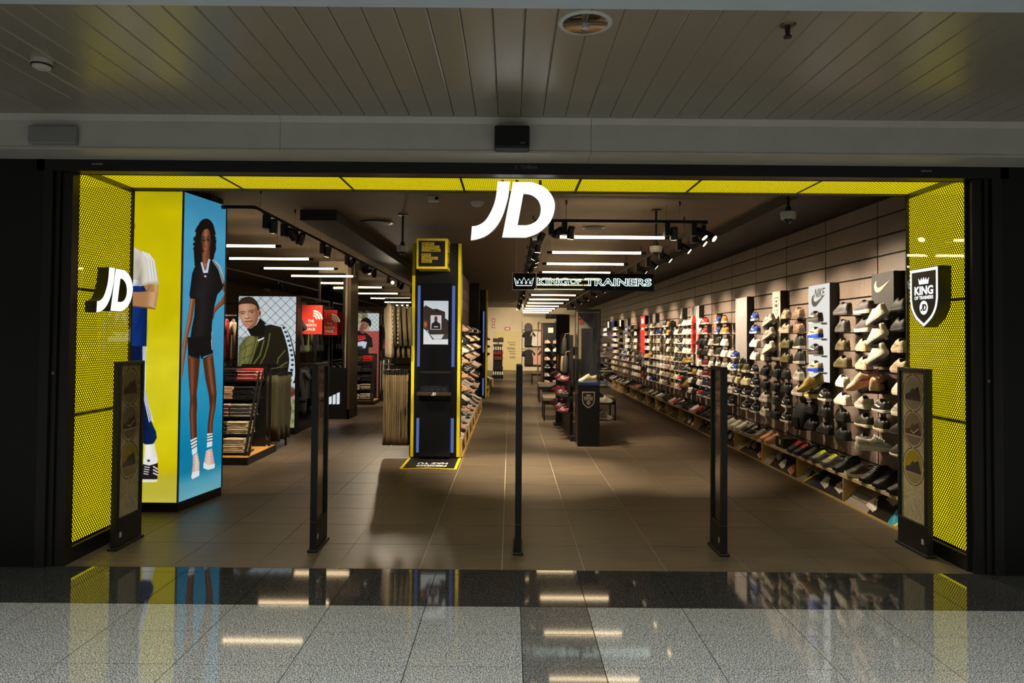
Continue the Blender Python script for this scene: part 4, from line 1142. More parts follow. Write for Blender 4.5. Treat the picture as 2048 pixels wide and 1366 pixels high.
for i, z in enumerate((1.97, 1.785, 1.59, 1.405, 1.24)):
    o = link('clear_shelf', SHELF, shelving, (3.66, 14.1, z), None, (1.2, 1.3, .8)); set_mat(o, 0, MATS['acrylic_shelf'])
    shoe((3.545, 14.1, z + .003), YAW + .1, 'white' if i < 4 else 'goldw', 'low', '%s trainer on %s clear shelf of red graphic panel' % ('white' if i < 4 else 'mustard and cream', ORD[i]), 'trainers on the red graphic panel')
# a backpack on a wall hook
t = thing('backpack', 'black backpack hanging low on the shoe wall under white lit panel', 'backpack', (3.64, 8.78, .60))
mb = MB(); rg = []
for z, a, b_ in ((0, .10, .13), (.05, .115, .15), (.16, .115, .15), (.26, .10, .135), (.32, .06, .09), (.34, .02, .03)):
    rg.append([(a * (abs(math.cos(q)) ** .6) * (1 if math.cos(q) > 0 else -1), b_ * (abs(math.sin(q)) ** .6) * (1 if math.sin(q) > 0 else -1), z) for q in [2 * PI * k / 16 for k in range(16)]])
mb.loft(rg).build('body', BLACKM, t, True)
MB().bbox(-.135, -.10, -.09, .09, .03, .16, .012).build('front_pocket', BLACK, t)
MB().tube([(0, -.03, .33), (0, -.02, .37), (0, .02, .37), (0, .03, .33)], .008).build('grab_loop', BLACK, t)
MB().tube([(.02, 0, .36), (.12, 0, .36)], .006).build('hook', STEEL, t)

# ---- shoes standing on the bench
rr = random.Random(5)
BENCH = [(6.5, 'black'), (6.78, 'black'), (7.04, 'black'), (7.32, 'dolive'), (7.62, 'black'), (7.9, 'neonl'), (8.18, 'neonl'), (8.42, 'dgrey'), (8.66, 'redl'), (8.88, 'redl'),
         (9.62, 'salmon'), (9.84, 'salmon'), (10.12, 'tan'), (10.42, 'blackw'), (10.66, 'blackw'), (10.92, 'white'), (11.2, 'white'), (11.5, 'white')]
y = 11.8
while y < 27:
    BENCH.append((y, rr.choice(['black', 'blackw', 'dolive', 'white', 'pale', 'black', 'olive', 'red', 'dgrey', 'tan', 'black']))); y += .27
BA = [(7.2, 'under the black swoosh panel'), (8.0, 'between swoosh and white lit panels'), (9.1, 'under the white lit panel'), (10.2, 'under the cream shield panel'), (11.9, 'under the plain grey panel'),
      (13.2, 'under the orange striped box'), (14.8, 'under the red graphic panel'), (17.2, 'before the striped white box'), (20, 'below the tall red panel'), (99, 'at the far end')]
seen = {}
for y, c in BENCH:
    a = next(n for lim, n in BA if y < lim); seen[a] = seen.get(a, 0) + 1
    shoe((3.60, y, .30), PI * 1.06 + rr.uniform(-.15, .15), c, 'high' if c == 'black' and rr.random() < .5 else 'low' if c in ('salmon', 'blackw', 'redl') else 'chunky',
         '%s bench trainer %s, %s of its run' % (CW[c][0], a, ORD[seen[a] - 1]), 'trainers on the wall bench', detail=y < 15, scale=1.12)
t = thing('accessory_box', 'small black box with a shield mark between trainers on the bench', 'box', (3.60, 9.27, .30))
MB().bbox(-.09, .09, -.14, .14, 0, .13, .004).build('carton', BLACK, t)
link('shield_mark', shape_mesh([shield_outline(.05, .07)], mat('pale_mark', (190, 184, 172), .6), .0006), t, (-.0908, -.02, .07), FACE_NX)

# ---- brand panels on the wall
def panel(label, ya, yb, z0, z1, face, side=BLACK, cat='sign panel'):
    t = thing('brand_panel', label, cat, (3.71, (ya + yb) / 2, z0))
    h = (yb - ya) / 2
    MB().box(-.048, .05, -h, h, 0, z1 - z0).build('casing', side, t)
    MB().box(-.052, -.048, -h + .004, h - .004, .004, z1 - z0 - .004).build('face', face, t)
    return t
SW = segs([(.06, .58), (.0, .38), (.04, .14), (.14, .01), (.28, .0), (.48, .12), (1.0, .62)], [(1.0, .62), (.46, .32), (.28, .26), (.18, .32), (.14, .46), (.17, .68)], [(.17, .68), (.06, .58)])
def swoosh(W, m): return fit(shape_mesh([SW], m, .0008), W, None)
CREAMP = mat('cream_print', (214, 202, 178), .6)
p = panel('dark grey wall panel with a cream swoosh, by the entrance', 6.77, 7.19, 1.464, 2.371, mat('panel_dark', (52, 48, 46), .6))
link('swoosh', fit(swoosh(.30, CREAMP), .31, .12), p, (-.0535, 0, .775), FACE_NX)
p = panel('white lit wall panel with black brand lettering and swoosh', 8.14, 8.715, 1.21, 2.363, emis('panel_white_light', (236, 234, 226), .95))
BLK = mat('black_print', (14, 13, 13), .5)
link('lettering', word('NIKE', .29, .105, BLK, .0008, .01, .35), p, (-.0535, -.03, 1.05), FACE_NX)
link('swoosh', fit(swoosh(.42, BLK), .38, .15), p, (-.0545, .0, .965), FACE_NX)
p = panel('cream wall panel printed with a small outlined shield', 9.62, 9.914, 1.46, 2.369, CREAMP)
sh_ = thing('shield_print', 'x', 'x', (0, 0, 0)); del sh_['label'], sh_['category']; sh_.parent = p; sh_.location = (-.0535, 0, .70); sh_.rotation_euler = FACE_NX
so, si = shield_outline(.15, .24), shield_outline(.135, .22)
link('border', shape_mesh([so, si], BLK, .0006), sh_)
link('lettering', word('KING', .10, .045, BLK, .0006, .03), sh_, (0, .01, 0)); link('crown', shape_mesh([[(x * .06, y * .03) for x, y in CROWN]], BLK, .0006), sh_, (0, .07, 0))
link('lettering', word('JD', .035, .03, BLK, .0006, .03, .3), sh_, (0, -.06, 0))
link('lettering', word('KING OF TRAINERS', .22, .026, mat('grey_print', (120, 108, 92), .6), .0006, .02), p, (-.0535, 0, .52), FACE_NX)
p = panel('plain pale grey wall panel with a faint line of print', 10.984, 11.546, 1.206, 2.366, mat('panel_grey', (164, 156, 152), .6))
for k in range(10): MB().box(-.0535, -.052, .20 - k * .036, .222 - k * .036, .86, .92).build('print_tick', CREAMP, p)
p = panel('black wall box with an orange stripe down its face', 12.581, 12.80, 1.395, 2.156, BLACK)
MB().box(-.054, -.052, -.09, .09, .40, .75).build('stripe', mat('orange_print', (206, 120, 86), .6), p)
p = panel('tall wall panel with a red and white graphic', 13.783, 14.395, 1.169, 2.353, mat('panel_white', (206, 202, 196), .35))
RED = mat('red_print', (214, 28, 36), .4)
link('red_field', shape_mesh([smooth_poly([(-.20, -.25), (-.24, .1), (-.12, .38), (.10, .36), (.16, .0), (.08, -.30), (-.06, -.36)], 5)], RED, .0006), p, (-.0535, .03, .60), FACE_NX)
link('red_bar', shape_mesh([[(.18, -.40), (.30, -.40), (.30, .1), (.22, .1)]], RED, .0006), p, (-.0535, 0, .56), FACE_NX)
for a in ((-.26, .4, -.2, .56), (-.1, .42, -.06, .58), (.04, .4, .1, .58), (.2, .3, .22, .58)):
    link('dark_streak', shape_mesh([[(a[0], a[1]), (a[0] + .03, a[1]), (a[2] + .03, a[3]), (a[2], a[3])]], mat('streak_print', (84, 70, 64), .5), .0005), p, (-.0535, 0, .59), FACE_NX)
link('orange_edge', shape_mesh([[(-.29, -.57), (-.26, -.57), (-.26, .2), (-.29, .2)]], MATS['orange_print'], .0005), p, (-.0537, 0, .59), FACE_NX)
p = panel('small dark grey panel with a white leaping animal mark', 15.106, 15.375, 1.997, 2.359, mat('panel_mid', (96, 90, 84), .6))
link('mark', shape_mesh([[(-.09, -.06), (.0, -.07), (.05, .0), (.08, .10), (.02, .04), (-.03, .0), (-.08, -.02)]], CREAMP, .0006), p, (-.0535, 0, .19), FACE_NX)
p = panel('black wall box with a white and pink striped face', 16.706, 16.95, 1.402, 2.143, BLACK)
MB().box(-.054, -.052, -.09, .09, .29, .72).build('white_stripe', mat('lilac_white', (206, 204, 214), .6), p); MB().box(-.054, -.052, -.09, .09, .02, .288).build('pink_stripe', mat('pink_print', (206, 128, 116), .6), p)
p = panel('small grey olive wall panel with a pale mark', 17.919, 18.298, 1.983, 2.337, MATS['panel_mid'])
link('mark', shape_mesh([[(-.06, -.07), (.02, -.02), (.0, .0), (.07, .08), (-.02, .03), (.0, .01)]], CREAMP, .0006), p, (-.0535, 0, .2), FACE_NX)
p = panel('tall bright red wall panel with white blocks of print', 19.317, 19.95, 1.161, 2.33, RED)
for z0, z1 in ((.96, 1.10), (.78, .84), (.04, .1)): MB().box(-.054, -.052, -.16, .16, z0, z1).build('print_block', CREAMP, p)
panel('small lilac strip on the shoe wall', 21.032, 21.33, 1.775, 2.101, mat('panel_lilac', (140, 136, 160), .6))
panel('tall silver streaked wall panel', 22.205, 22.85, 1.17, 2.325, mat('panel_silver', (190, 182, 184), .3, metal=.4, nscale=9, noise=.3))
panel('narrow cream white strip high on the shoe wall', 23.51, 23.834, 2.03, 2.311, CREAMP)
p = panel('narrow royal blue wall panel with white mark', 25.099, 25.7, 1.149, 2.314, mat('panel_blue', (10, 84, 206), .5, emit=(10, 70, 190), estr=.35))
MB().box(-.054, -.052, -.1, .1, .90, 1.08).build('mark', CREAMP, p)
panel('narrow cream strip at the far end of the shoe wall', 26.372, 26.7, 1.991, 2.325, CREAMP)
# ---- far trainers, too small to pick apart
def join_shoes(lst, name, label):
    mb = MB(); mats = []; idx = {}
    for loc, yaw, cw, kind, tilt in lst:
        M = Matrix.Translation(loc) @ Matrix.Rotation(yaw, 4, 'Z') @ Matrix.Rotation(-tilt, 4, 'Y')
        for p, ci in (('upper', 1), ('sole', 2), ('lining', 3)):
            c = CW[cw][ci]
            if c not in idx: idx[c] = len(mats); mats.append(cwm(c))
            me = SHOE[kind][p]
            mb.add([M @ v.co for v in me.vertices], [list(q.vertices) for q in me.polygons], idx[c])
    return tag(mb.build(name, mats), label, 'trainers', kind='stuff')
join_shoes(FARBM, 'far_trainers', 'crowd of small trainers at the far end of the shoe wall'); FARBM.clear()
if FARSH.v: FARSH.build('far_brackets', MATS['clear_black_shelf'], shelving)['kind'] = 'stuff'

# ================================================================== SECURITY GATES
FILM = mat('wrinkled_film', (58, 46, 38), .10, nscale=6, noise=.35, bump=1.0, coat=.8)
def gate_print():
    cv = Canvas(0, 0, 70, 300, 2.4, (120, 108, 84))
    cv.rows([(0, (136, 122, 98)), (60, (150, 138, 112)), (180, (176, 164, 130)), (300, (188, 178, 142))]); cv.grain(.18, 4)
    for k, (cy, bgc) in enumerate(((44, (112, 106, 92)), (116, (110, 98, 84)), (192, (150, 134, 34)))):
        cv.ell(35, cy, 26, 33, bgc, 1, .02)
        if k == 2: cv.poly([(9, cy + 4), (35, cy + 4), (61, cy - 2), (58, cy + 16), (48, cy + 28), (35, cy + 33), (22, cy + 28), (12, cy + 16)], (142, 128, 84))
        for i in range(44):
            a = 2 * PI * i / 44
            if i % 11 == 0: continue
            x, y = 35 + 30 * math.cos(a), cy + 37 * math.sin(a)
            cv.line([(x - .9 * math.sin(a), y + 1.2 * math.cos(a)), (x + .9 * math.sin(a), y - 1.2 * math.cos(a))], 2.0, (30, 26, 20))
        q = [(12, 9), (14, 3), (24, -1), (34, -12), (38, -8), (44, -12), (50, -14), (54, -2), (57, 8), (56, 12), (14, 12)]
        cv.poly([(x, cy + y) for x, y in q], (40, 34, 30) if k != 1 else (70, 58, 48))
        cv.line([(13, cy + 13), (56, cy + 13)], 3, (60, 52, 44) if k == 0 else (150, 140, 126))
        if k == 1: cv.line([(28, cy + 4), (36, cy + 8), (50, cy - 2)], 1.8, (190, 180, 160))
        for d in range(4): cv.line([(24 + d * 3.2, cy - 2 - d * 2.6), (29 + d * 3.2, cy + d * -2.2)], .8, (104, 96, 84))
    return cv
def gate(x, y0, y1, kind, label):
    t = thing('security_gate', label, 'security gate', (x, (y0 + y1) / 2, 0), 0, 'anti theft gates across the entrance')
    h = (y1 - y0) / 2; T = .024
    MB().bbox(-.04, .04, -h - .015, h + .015, 0, .022, .006).build('foot_plate', BLACK, t)
    MB().bbox(-T, T, -h, h, .02, .24, .004).build('base_box', BLACK, t)
    f = MB()
    f.bbox(-T, T, -h, -h + .045, .24, 1.48, .005).bbox(-T, T, h - .035, h, .24, 1.48, .005)
    f.build('upright', BLACK, t)
    MB().bbox(-T, T, -h + .045, h - .035, 1.45, 1.48, .004).build('top_rail', BLACK, t)
    if kind == 'print':
        MB().box(-.006, .006, -h + .045, h - .035, .24, 1.45).build('panel_core', BLACK, t)
        P = print_mat('gate_print_ink', 0, True)
        cv = gate_print(); hh = 2 * h - .08
        cv.build('print_sheet', P, t, (.0075, -h + .045, 1.45), (0, hh, 0), (0, 0, -1.21))
        cv.build('print_sheet', P, t, (-.0075, h - .035, 1.45), (0, -hh, 0), (0, 0, -1.21))
    else:
        MB().box(-.006, .006, -h + .045, h - .035, .24, 1.45).build('film_panel', FILM, t)
    for k in range(3): MB().box(-.012 + .009 * k, -.007 + .009 * k, -h + .012, -h + .03, 1.48, 1.4815).build('indicator_light', YEL, t)
    s = 1 if x < 0 else -1
    a, b_ = sorted((s * T, s * (T + .0012)))
    if abs(x) > 1: MB().box(a, b_, -h + .05, -h + .08, .09, .13).build('sticker', mat('sticker_white', (190, 186, 176), .6), t)
gate(-3.105, 5.61, 6.0, 'print', 'slim gate with three circled trainers printed, beside sideways white logo lightbox')
gate(-1.54, 5.615, 5.97, 'film', 'slim gate with film covered panel, next to the corner lightbox side')
gate(.075, 5.595, 5.95, 'film', 'slim black gate standing edge on in the middle of the entrance')
gate(1.69, 5.6, 5.92, 'film', 'slim gate with film covered panel, next to the shoe wall side')
gate(3.30, 5.595, 6.02, 'print', 'slim gate with three circled trainers printed, beside the shield lightbox')

# ================================================================== ORDER KIOSK AND PARTITION
BLUE_E = emis('blue_strip_light', (92, 114, 176), .8)
def kiosk(loc, label, full):
    t = thing('order_kiosk', label, 'kiosk', loc)
    MB().box(-.345, .345, 0, .3, 0, 3.02).build('tower', mat('kiosk_side_black', (13, 14, 18), .35), t)
    for s in (-1, 1):
        a, b_ = sorted((s * .302, s * .345)); MB().box(a, b_, -.012, .0, .02, 3.02).build('yellow_edge', YEL, t)
        a, b_ = sorted((s * .222, s * .262))
        MB().box(a, b_, -.02, -.004, 1.28, 2.42).build('light_strip', BLUE_E, t); MB().box(a, b_, -.02, -.004, .08, .56).build('light_strip', BLUE_E, t)
    MB().box(-.22, .22, -.05, 0, 1.02, 2.45).build('screen_column', BLACKG, t)
    mb = MB(); pf = [(-.05, 1.02), (-.20, .93), (-.20, .88), (-.06, .80), (-.10, .04), (0, .04), (0, 1.02)]
    mb.loft([[(-.215, y, z) for y, z in pf], [(.215, y, z) for y, z in pf]]).build('console', mat('kiosk_console', (11, 11, 12), .25, noise=.03), t)
    MB().bbox(-.235, .235, -.245, -.198, .895, .94, .004).build('console_ledge', mat('ledge_brown', (58, 50, 44), .5), t)
    if not full: return t
    MB().box(-.21, .21, -.058, -.05, 1.19, 1.22).build('trim_bar', DGREY, t)
    scr = Canvas(0, 0, 49, 87, 2.6, (196, 204, 208))
    q = lambda pts: [((a - 197) / 5.69, (b - 815) / 5.69) for a, b in pts]
    scr.rows([(0, (186, 194, 200)), (50, (206, 212, 214)), (87, (214, 216, 214))])
    scr.poly(q([(197, 890), (215, 865), (300, 910), (340, 905), (440, 940), (440, 1010), (480, 1040), (480, 1190), (270, 1200), (197, 1130)]), (46, 36, 34)); scr.poly(q([(330, 905), (375, 925), (365, 950), (325, 935)]), (24, 18, 18))
    scr.ell(*q([(218, 1085)])[0], 3.2, 6, (196, 100, 48), .9, .6)
    scr.poly(q([(275, 980), (398, 980), (398, 1142), (275, 1142)]), (206, 186, 190)); scr.poly(q([(281, 986), (392, 986), (392, 1136), (281, 1136)]), (196, 190, 194))
    scr.poly(q([(284, 1136), (288, 1075), (320, 1052), (320, 1000), (336, 988), (352, 1000), (352, 1052), (385, 1075), (390, 1136)]), (26, 20, 24)); scr.ell(*q([(336, 1020)])[0], 3.0, 5, (74, 50, 46), 1, .2); scr.line(q([(318, 1110), (358, 1110)]), 1.4, (220, 220, 220))
    scr.poly(q([(260, 1200), (480, 1190), (480, 1250), (300, 1256)]), (60, 52, 50)); scr.poly(q([(270, 1200), (430, 1196), (400, 1250), (320, 1254)]), (196, 198, 196))
    for x in (205, 225, 245): scr.line(q([(x, 1150), (x + 6, 1275)]), 1.4, (206, 204, 204))
    MB().box(-.185, .185, -.056, -.05, 1.55, 2.235).build('screen_bezel', BLACKG, t)
    scr.build('screen', print_mat('screen_light', 1.0), t, (-.172, -.0575, 2.205), (.345, 0, 0), (0, 0, -.61))
    tp = Canvas(0, 0, 60, 30, 2.4, (10, 13, 15))
    for k in range(4):
        x = 7 + k * 13
        tp.poly([(x, 14), (x + 9, 14), (x + 9, 24), (x, 24)], (22, 28, 26)); tp.line([(x, 11), (x + 9, 11)], 1, (54, 58, 58)); tp.poly([(x + 1, 21), (x + 4, 17), (x + 8, 20), (x + 8, 22)], (62, 66, 52))
    tp.line([(22, 4), (36, 4)], .9, (70, 74, 74))
    # touch screen lying on the sloped console top
    tp.build('touch_screen', print_mat('touch_light', .9), t, (-.195, -.062, 1.0165), (.39, 0, 0), (0, -.125, -.075))
    lo = thing('console_logo', 'x', 'x'); del lo['label'], lo['category']; lo.parent = t; lo.location = (0, -.2015, .915); lo.rotation_euler = FACE_MALL
    J, D, Dh = logo_outlines(.06 / 570); link('small_logo', shape_mesh([J, D, Dh], mat('white_print', (230, 230, 226), .5), .0006), lo, (0, 0, .0445 - .0))
    # sign box
    sb = MB().box(-.235, .185, -.42, 0, 2.62, 3.03).build('sign_box', YEL, t)
    MB().box(-.205, .152, -.423, -.42, 2.65, 3.0).build('sign_face', BLK, sb)
    MB().box(.185, .188, -.39, -.02, 2.66, 2.99).build('side_face', BLK, sb)
    for i, (tx, w_) in enumerate((('LO VEO.', .17), ('LO QUIERO.', .24), ('LO COMPRO.', .255), ('IKUSI.', .125), ('DESIRATU.', .22), ('EROSI.', .14))):
        z = 2.957 - i * .043 - (.022 if i > 2 else 0)
        hb = MB().box(-.165, -.165 + w_, -.4245, -.423, z - .019, z + .019).build('highlight', mat('yellow_print', (196, 176, 30), .6), sb)
        link('lettering', word(tx, w_ - .02, .024, BLK, .0004, .02), hb, (-.165 + w_ / 2, -.425, z), FACE_MALL)
        MB().box(.188, .189, -.35, -.35 + w_ * .9, z - .015, z + .015).build('highlight', MATS['yellow_print'], sb)
    return t
kiosk((-1.045, 10.0, 0), 'tall black order kiosk with lit screen, yellow edges and yellow sign box', True)
kiosk((-.99, 19.8, 0), 'second black and yellow kiosk tower deeper in the shop', False)
t = thing('floor_sticker', 'black floor sticker with yellow edge and white words before the kiosk', 'sticker', (-1.045, 9.85, 0))
MB().add([(-.36, .14, 0), (.36, .14, 0), (.36, -.70, 0), (0, -.62, 0), (-.36, -.70, 0), (-.36, .14, .002), (.36, .14, .002), (.36, -.70, .002), (0, -.62, .002), (-.36, -.70, .002)],
         [(5, 9, 8, 7, 6), (0, 1, 2, 3, 4), (0, 5, 6, 1), (1, 6, 7, 2), (2, 7, 8, 3), (3, 8, 9, 4), (4, 9, 5, 0)]).build('sheet', BLK, t)
bd = MB()
for a, b_ in (((-.35, .14), (-.35, -.69)), ((.35, .14), (.35, -.69)), ((-.36, -.69), (0, -.61)), ((.36, -.69), (0, -.61))):
    bd.bar((a[0], a[1], .003), (b_[0], b_[1], .003), .035, .001)
bd.build('yellow_border', YEL, t)
for tx, y in (('HAZ TU', -.28), ('PEDIDO', -.46)): link('lettering', word(tx, .40, .12, MATS['white_print'], .0004, .04), t, (.02, y, .0035), (0, 0, PI))

PBK = mat('partition_black', (26, 24, 22), .6)
struct(MB().box(-1.30, -1.0, 20.1, 27.0, 0, 2.9).build('wall_partition_rear', PBK), 'dark partition wall past the second kiosk tower', 'wall')
part = struct(MB().box(-1.30, -1.00, 10.3, 19.5, 0, 3.0).build('wall_partition', mat('partition_black', (26, 24, 22), .6)), 'dark partition wall behind the order kiosk', 'wall')
LP = mat('partition_panel', (132, 118, 104), .6)
for k in range(6):
    for z0, z1 in ((.3, 1.2), (1.2, 2.0), (2.0, 2.25), (2.25, 2.5), (2.5, 2.75), (2.75, 3.0)):
        MB().box(-.999, -.985, 10.32 + k * 1.1, 11.40 + k * 1.1, z0 + .006, z1 - .006).build('wall_panel', LP, part)
MB().box(-1.05, -.75, 17.0, 17.08, .0, 3.0).build('fin', BLACK, part)
t, ys, ox, oy = bench('partition_bench', 'plywood plinth bench along the partition behind the kiosk', -.66, -.985, 10.02, 17.0, .95, 10.9, 1, .27)
MB().box(-.16, .16, -3.49, -3.47, 0, .247).build('end_panel', PLY, t)
for i in range(len(ys)):
    MB().add([(.14, ys[i] - oy - .3, .24), (.14, ys[i] - oy, .24), (.14, ys[i] - oy, .03), (-.14, ys[i] - oy - .3, .24), (-.14, ys[i] - oy, .24), (-.14, ys[i] - oy, .03)], [(0, 1, 2), (3, 5, 4), (0, 2, 5, 3), (0, 3, 4, 1), (1, 4, 5, 2)]).build('gusset', PLY, t)
t2, ys2, _, _ = bench('partition_bench', 'plywood plinth bench past the second kiosk tower', -.60, -.985, 20.15, 25.3, .95, 20.5, 1, .27)
t = thing('shelf_unit', 'white ladder shelf against the partition, loaded with white trainers', 'shelf', (-.90, 10.55, 0))
MB().box(-.08, .09, -.02, .0, .28, 1.98).build('side_panel', mat('shelf_white', (196, 190, 180), .5), t)
MB().box(-.08, .09, .5, .52, .28, 1.98).build('side_panel', MATS['shelf_white'], t)
for z in (1.25, 1.42, 1.60, 1.78): MB().box(-.085, .12, .0, .5, z - .012, z).build('shelf', MATS['shelf_white'], t)
MB().box(-.07, .08, 0, .5, 1.86, 1.98).build('header_box', BLACK, t)
rr = random.Random(8)
part_sh = MB().box(0, .24, -.06, .06, -.01, 0).mesh('shelf_bracket', MATS['clear_black_shelf'])
for zi, z in enumerate((1.25, 1.42, 1.60, 1.78)[:4]):
    if zi == 3: continue
    shoe((-.86, 10.75, z), .25, 'white', 'chunky', 'white trainer on %s shelf of the white ladder shelf' % ORD[2 - zi], 'trainers beside the kiosk', scale=.95)
for i in range(9):
    for zi, z in enumerate((1.79, 1.62, 1.45, 1.28, 1.05, .84, .62)):
        yy = 11.35 + i * .6
        if yy > 16.9: continue
        c = rr.choice(['pink', 'white', 'black', 'pink', 'white', 'pale', 'black', 'beige'] if zi < 4 else ['black', 'pale', 'blackw', 'pink', 'beige', 'white', 'black'])
        link('shelf_bracket', part_sh, part, (-.985, yy, z))
        shoe((-.80, yy, z), PI * .20 + rr.uniform(-.25, .25), c, rr.choice(['low', 'chunky', 'sock']), '%s trainer, %s partition shelf, %s column behind kiosk' % (CW[c][0], ORD[zi], ORD[i]), 'trainers on the partition', detail=yy < 13.8)
for i in range(16):
    yy = 10.25 + i * .4
    c = rr.choice(['black', 'white', 'pink', 'beige', 'black', 'pale', 'blackw'])
    shoe((-.80, yy, .27), rr.uniform(.1, .6), c, rr.choice(['low', 'chunky', 'high']), '%s trainer on the partition bench, %s along from the kiosk' % (CW[c][0], ORD[i]), 'trainers on the partition bench', detail=yy < 16)
for i in range(10):
    for z in (.27, 1.1, 1.35, 1.6): shoe((-.83, 20.5 + i * .45, z), .4, rr.choice(['black', 'white', 'red', 'blackw']), 'low', detail=False)
join_shoes(FARBM, 'far_trainers', 'small trainers along the partition deep in the shop'); FARBM.clear()

# ================================================================== CLOTHES
def cloth(c): return mat('cloth_%d_%d_%d' % tuple(c), c, .85, noise=.12, nscale=25, bump=.25)
def folded_mesh(w_, d, h, seed):
    r = random.Random(seed); mb = MB(); rings = []
    for k in range(5):
        x = -w_ / 2 + w_ * k / 4; hh = h * r.uniform(.86, 1.1); y0 = -d / 2 + r.uniform(-.008, .008)
        rings.append([(x, y0 + .01, 0), (x, d / 2, 0), (x, d / 2, hh), (x, y0 + .012, hh), (x, y0 - .002, hh * .8), (x, y0 - .006, hh * .5), (x, y0 - .001, hh * .2)])
    return mb.loft(rings).mesh('folded_garment', cloth((128, 128, 128)), False)
FOLD = [folded_mesh(.27, .30, .024, s) for s in range(5)]
rf = random.Random(12)
def stack(x, y, z, n, c, words_, place, c2=None, sx=1.0, h=.024):
    for k in range(n):
        o = link('folded_garment', rf.choice(FOLD), None, (x + rf.uniform(-.006, .006), y + rf.uniform(-.008, .008), z + .002 + k * h), (0, 0, rf.uniform(-.02, .02)), (sx, 1, h / .0255))
        set_mat(o, 0, cloth(c2 if c2 and k % 2 else c))
        tag(o, '%s folded garment, %s up its pile %s' % (words_, ORD[k], place), 'folded clothes', 'folded clothes on the leaning shelves')
WOODB = mat('platform_wood', (206, 150, 74), .55, nscale=18, noise=.12)
def lean_shelf(loc, label, W, levels, base, yfront, lean, depth=1.13):
    """platform with ladder framed shelves leaning back"""
    pb = thing('display_platform', 'low black platform with a wooden top, ' + base, 'platform', loc)
    MB().box(-W, .0, 0, depth, 0, .096).build('plinth', BLACK, pb); MB().box(-W + .012, -.012, .012, depth - .012, .096, .102).build('wood_top', WOODB, pb)
    t = thing('leaning_shelf', label, 'shelf', (loc[0], loc[1], .1035))
    zt = 1.09
    for x in (-.085, -.035, -W + .06):
        MB().bar((x, yfront, 0), (x, yfront + lean, zt), .022, .03).build('ladder_rail', DGREY, t)
    for z in levels:
        yy = yfront + lean * z / zt
        MB().box(-W + .05, -.095, yy, yy + .36, z - .014, z).build('shelf_board', BLACK, t)
        MB().box(-.085, -.035, yy - .008, yy + .012, z - .02, z + .01).build('rung', DGREY, t)
    MB().box(-W + .06, -.09, .70 + lean * .22 + yfront, .715 + lean * .22 + yfront, 0, zt + .06).build('back_panel', BLACK, t)
    return t
lean_shelf((-3.42, 9.32, 0), 'black leaning shelf of folded clothes beside the corner lightbox', 1.25, (.03, .262, .487, .717, .96), 'beside the corner lightbox', .13, .50)
PL = [[('cream', (206, 192, 162), None), ('blue', (52, 74, 110), None)], [('cream', (198, 184, 152), None), ('olive', (74, 74, 44), None)],
      [('grey patterned', (150, 142, 132), (60, 60, 66)), ('red and white', (196, 176, 166), (120, 24, 30))], [('black', (22, 21, 22), None), ('beige', (210, 178, 146), None)],
      [('red and white', (190, 26, 24), (206, 178, 170)), ('navy', (26, 27, 34), None)]]
for lv, z in enumerate((.132, .364, .589, .819, 1.062)):
    yy = 9.45 + .5 * (z - .1) / 1.09 + .16
    for s, x in enumerate((-3.67, -3.96)):
        w_, c, c2 = PL[lv][s]
        stack(x, yy, z, 7 if lv else 8, c, w_, 'on %s shelf' % ['bottom', 'fourth', 'middle', 'second', 'top'][lv] + (' by corner lightbox' if s else ' by ladder rail'), c2)
    stack(-4.26, yy, z, 5, (120, 116, 108), 'grey', 'at hidden end of %s shelf' % ['bottom', 'fourth', 'middle', 'second', 'top'][lv])
lean_shelf((-3.36, 17.62, 0), 'black leaning shelf of folded clothes before the cap poster', .68, (.03, .262, .487, .717, .96), 'before the cap poster', .03, .26, .76)
for lv, (z, (w_, c)) in enumerate(zip((.132, .364, .589, .819, 1.062), (('cream', (190, 176, 150)), ('cream', (196, 182, 156)), ('charcoal', (36, 34, 36)), ('olive black', (42, 40, 32)), ('red', (176, 26, 26))))):
    yy = 17.66 + .26 * (z - .1) / 1.09 + .16
    stack(-3.60, yy, z, 6, c, w_, 'on %s shelf before cap poster' % ['bottom', 'fourth', 'middle', 'second', 'top'][lv], None, .9)
    stack(-3.86, yy, z, 5, (60, 56, 54) if lv > 1 else (200, 186, 166), 'grey' if lv > 1 else 'pale', 'at far end of %s shelf before cap poster' % ['bottom', 'fourth', 'middle', 'second', 'top'][lv], None, .8)

def trousers_mesh(seed, w_=.27, h=1.05, t=.034):
    r = random.Random(seed); mb = MB(); rings = []
    for k in range(8):
        z = -.10 - h * k / 7; f = 1 - .12 * k / 7 + r.uniform(-.02, .02); d = r.uniform(-.008, .008) * k / 4
        rings.append([(t * a * (1 + .25 * math.sin(k + seed)) / 2 + d, w_ * f * b_ / 2, z) for a, b_ in ((-1, -.9), (-.3, -1), (1, -.9), (.6, -.3), (1, .3), (.8, .95), (-.4, 1), (-1, .85), (-.5, .25), (-.9, -.35))])
    return mb.loft(rings).mesh('trousers', cloth((128, 128, 128)), True)
def top_mesh(seed, w_=.46, h=.72, t=.07):
    """hanging jacket or tee: shoulders sloping from the collar"""
    r = random.Random(seed); mb = MB(); rings = []
    for z, wf, tf in ((-.045, .22, .8), (-.06, .40, .9), (-.10, .85, 1.0), (-.16, .98, 1.1), (-.30, .92, 1.0), (-.5, .95, 1.05), (-.10 - h * .9, 1.0, 1.1), (-.10 - h, .98, 1.0)):
        j = r.uniform(-.008, .008)
        rings.append([(t * tf * a / 2 + j, w_ * wf * b_ / 2, z) for a, b_ in ((-.6, -.98), (.6, -1), (1, -.5), (.8, 0), (1, .5), (.6, 1), (-.6, .98), (-1, .5), (-.8, 0), (-1, -.5))])
    return mb.loft(rings).mesh('body', cloth((128, 128, 128)), True)
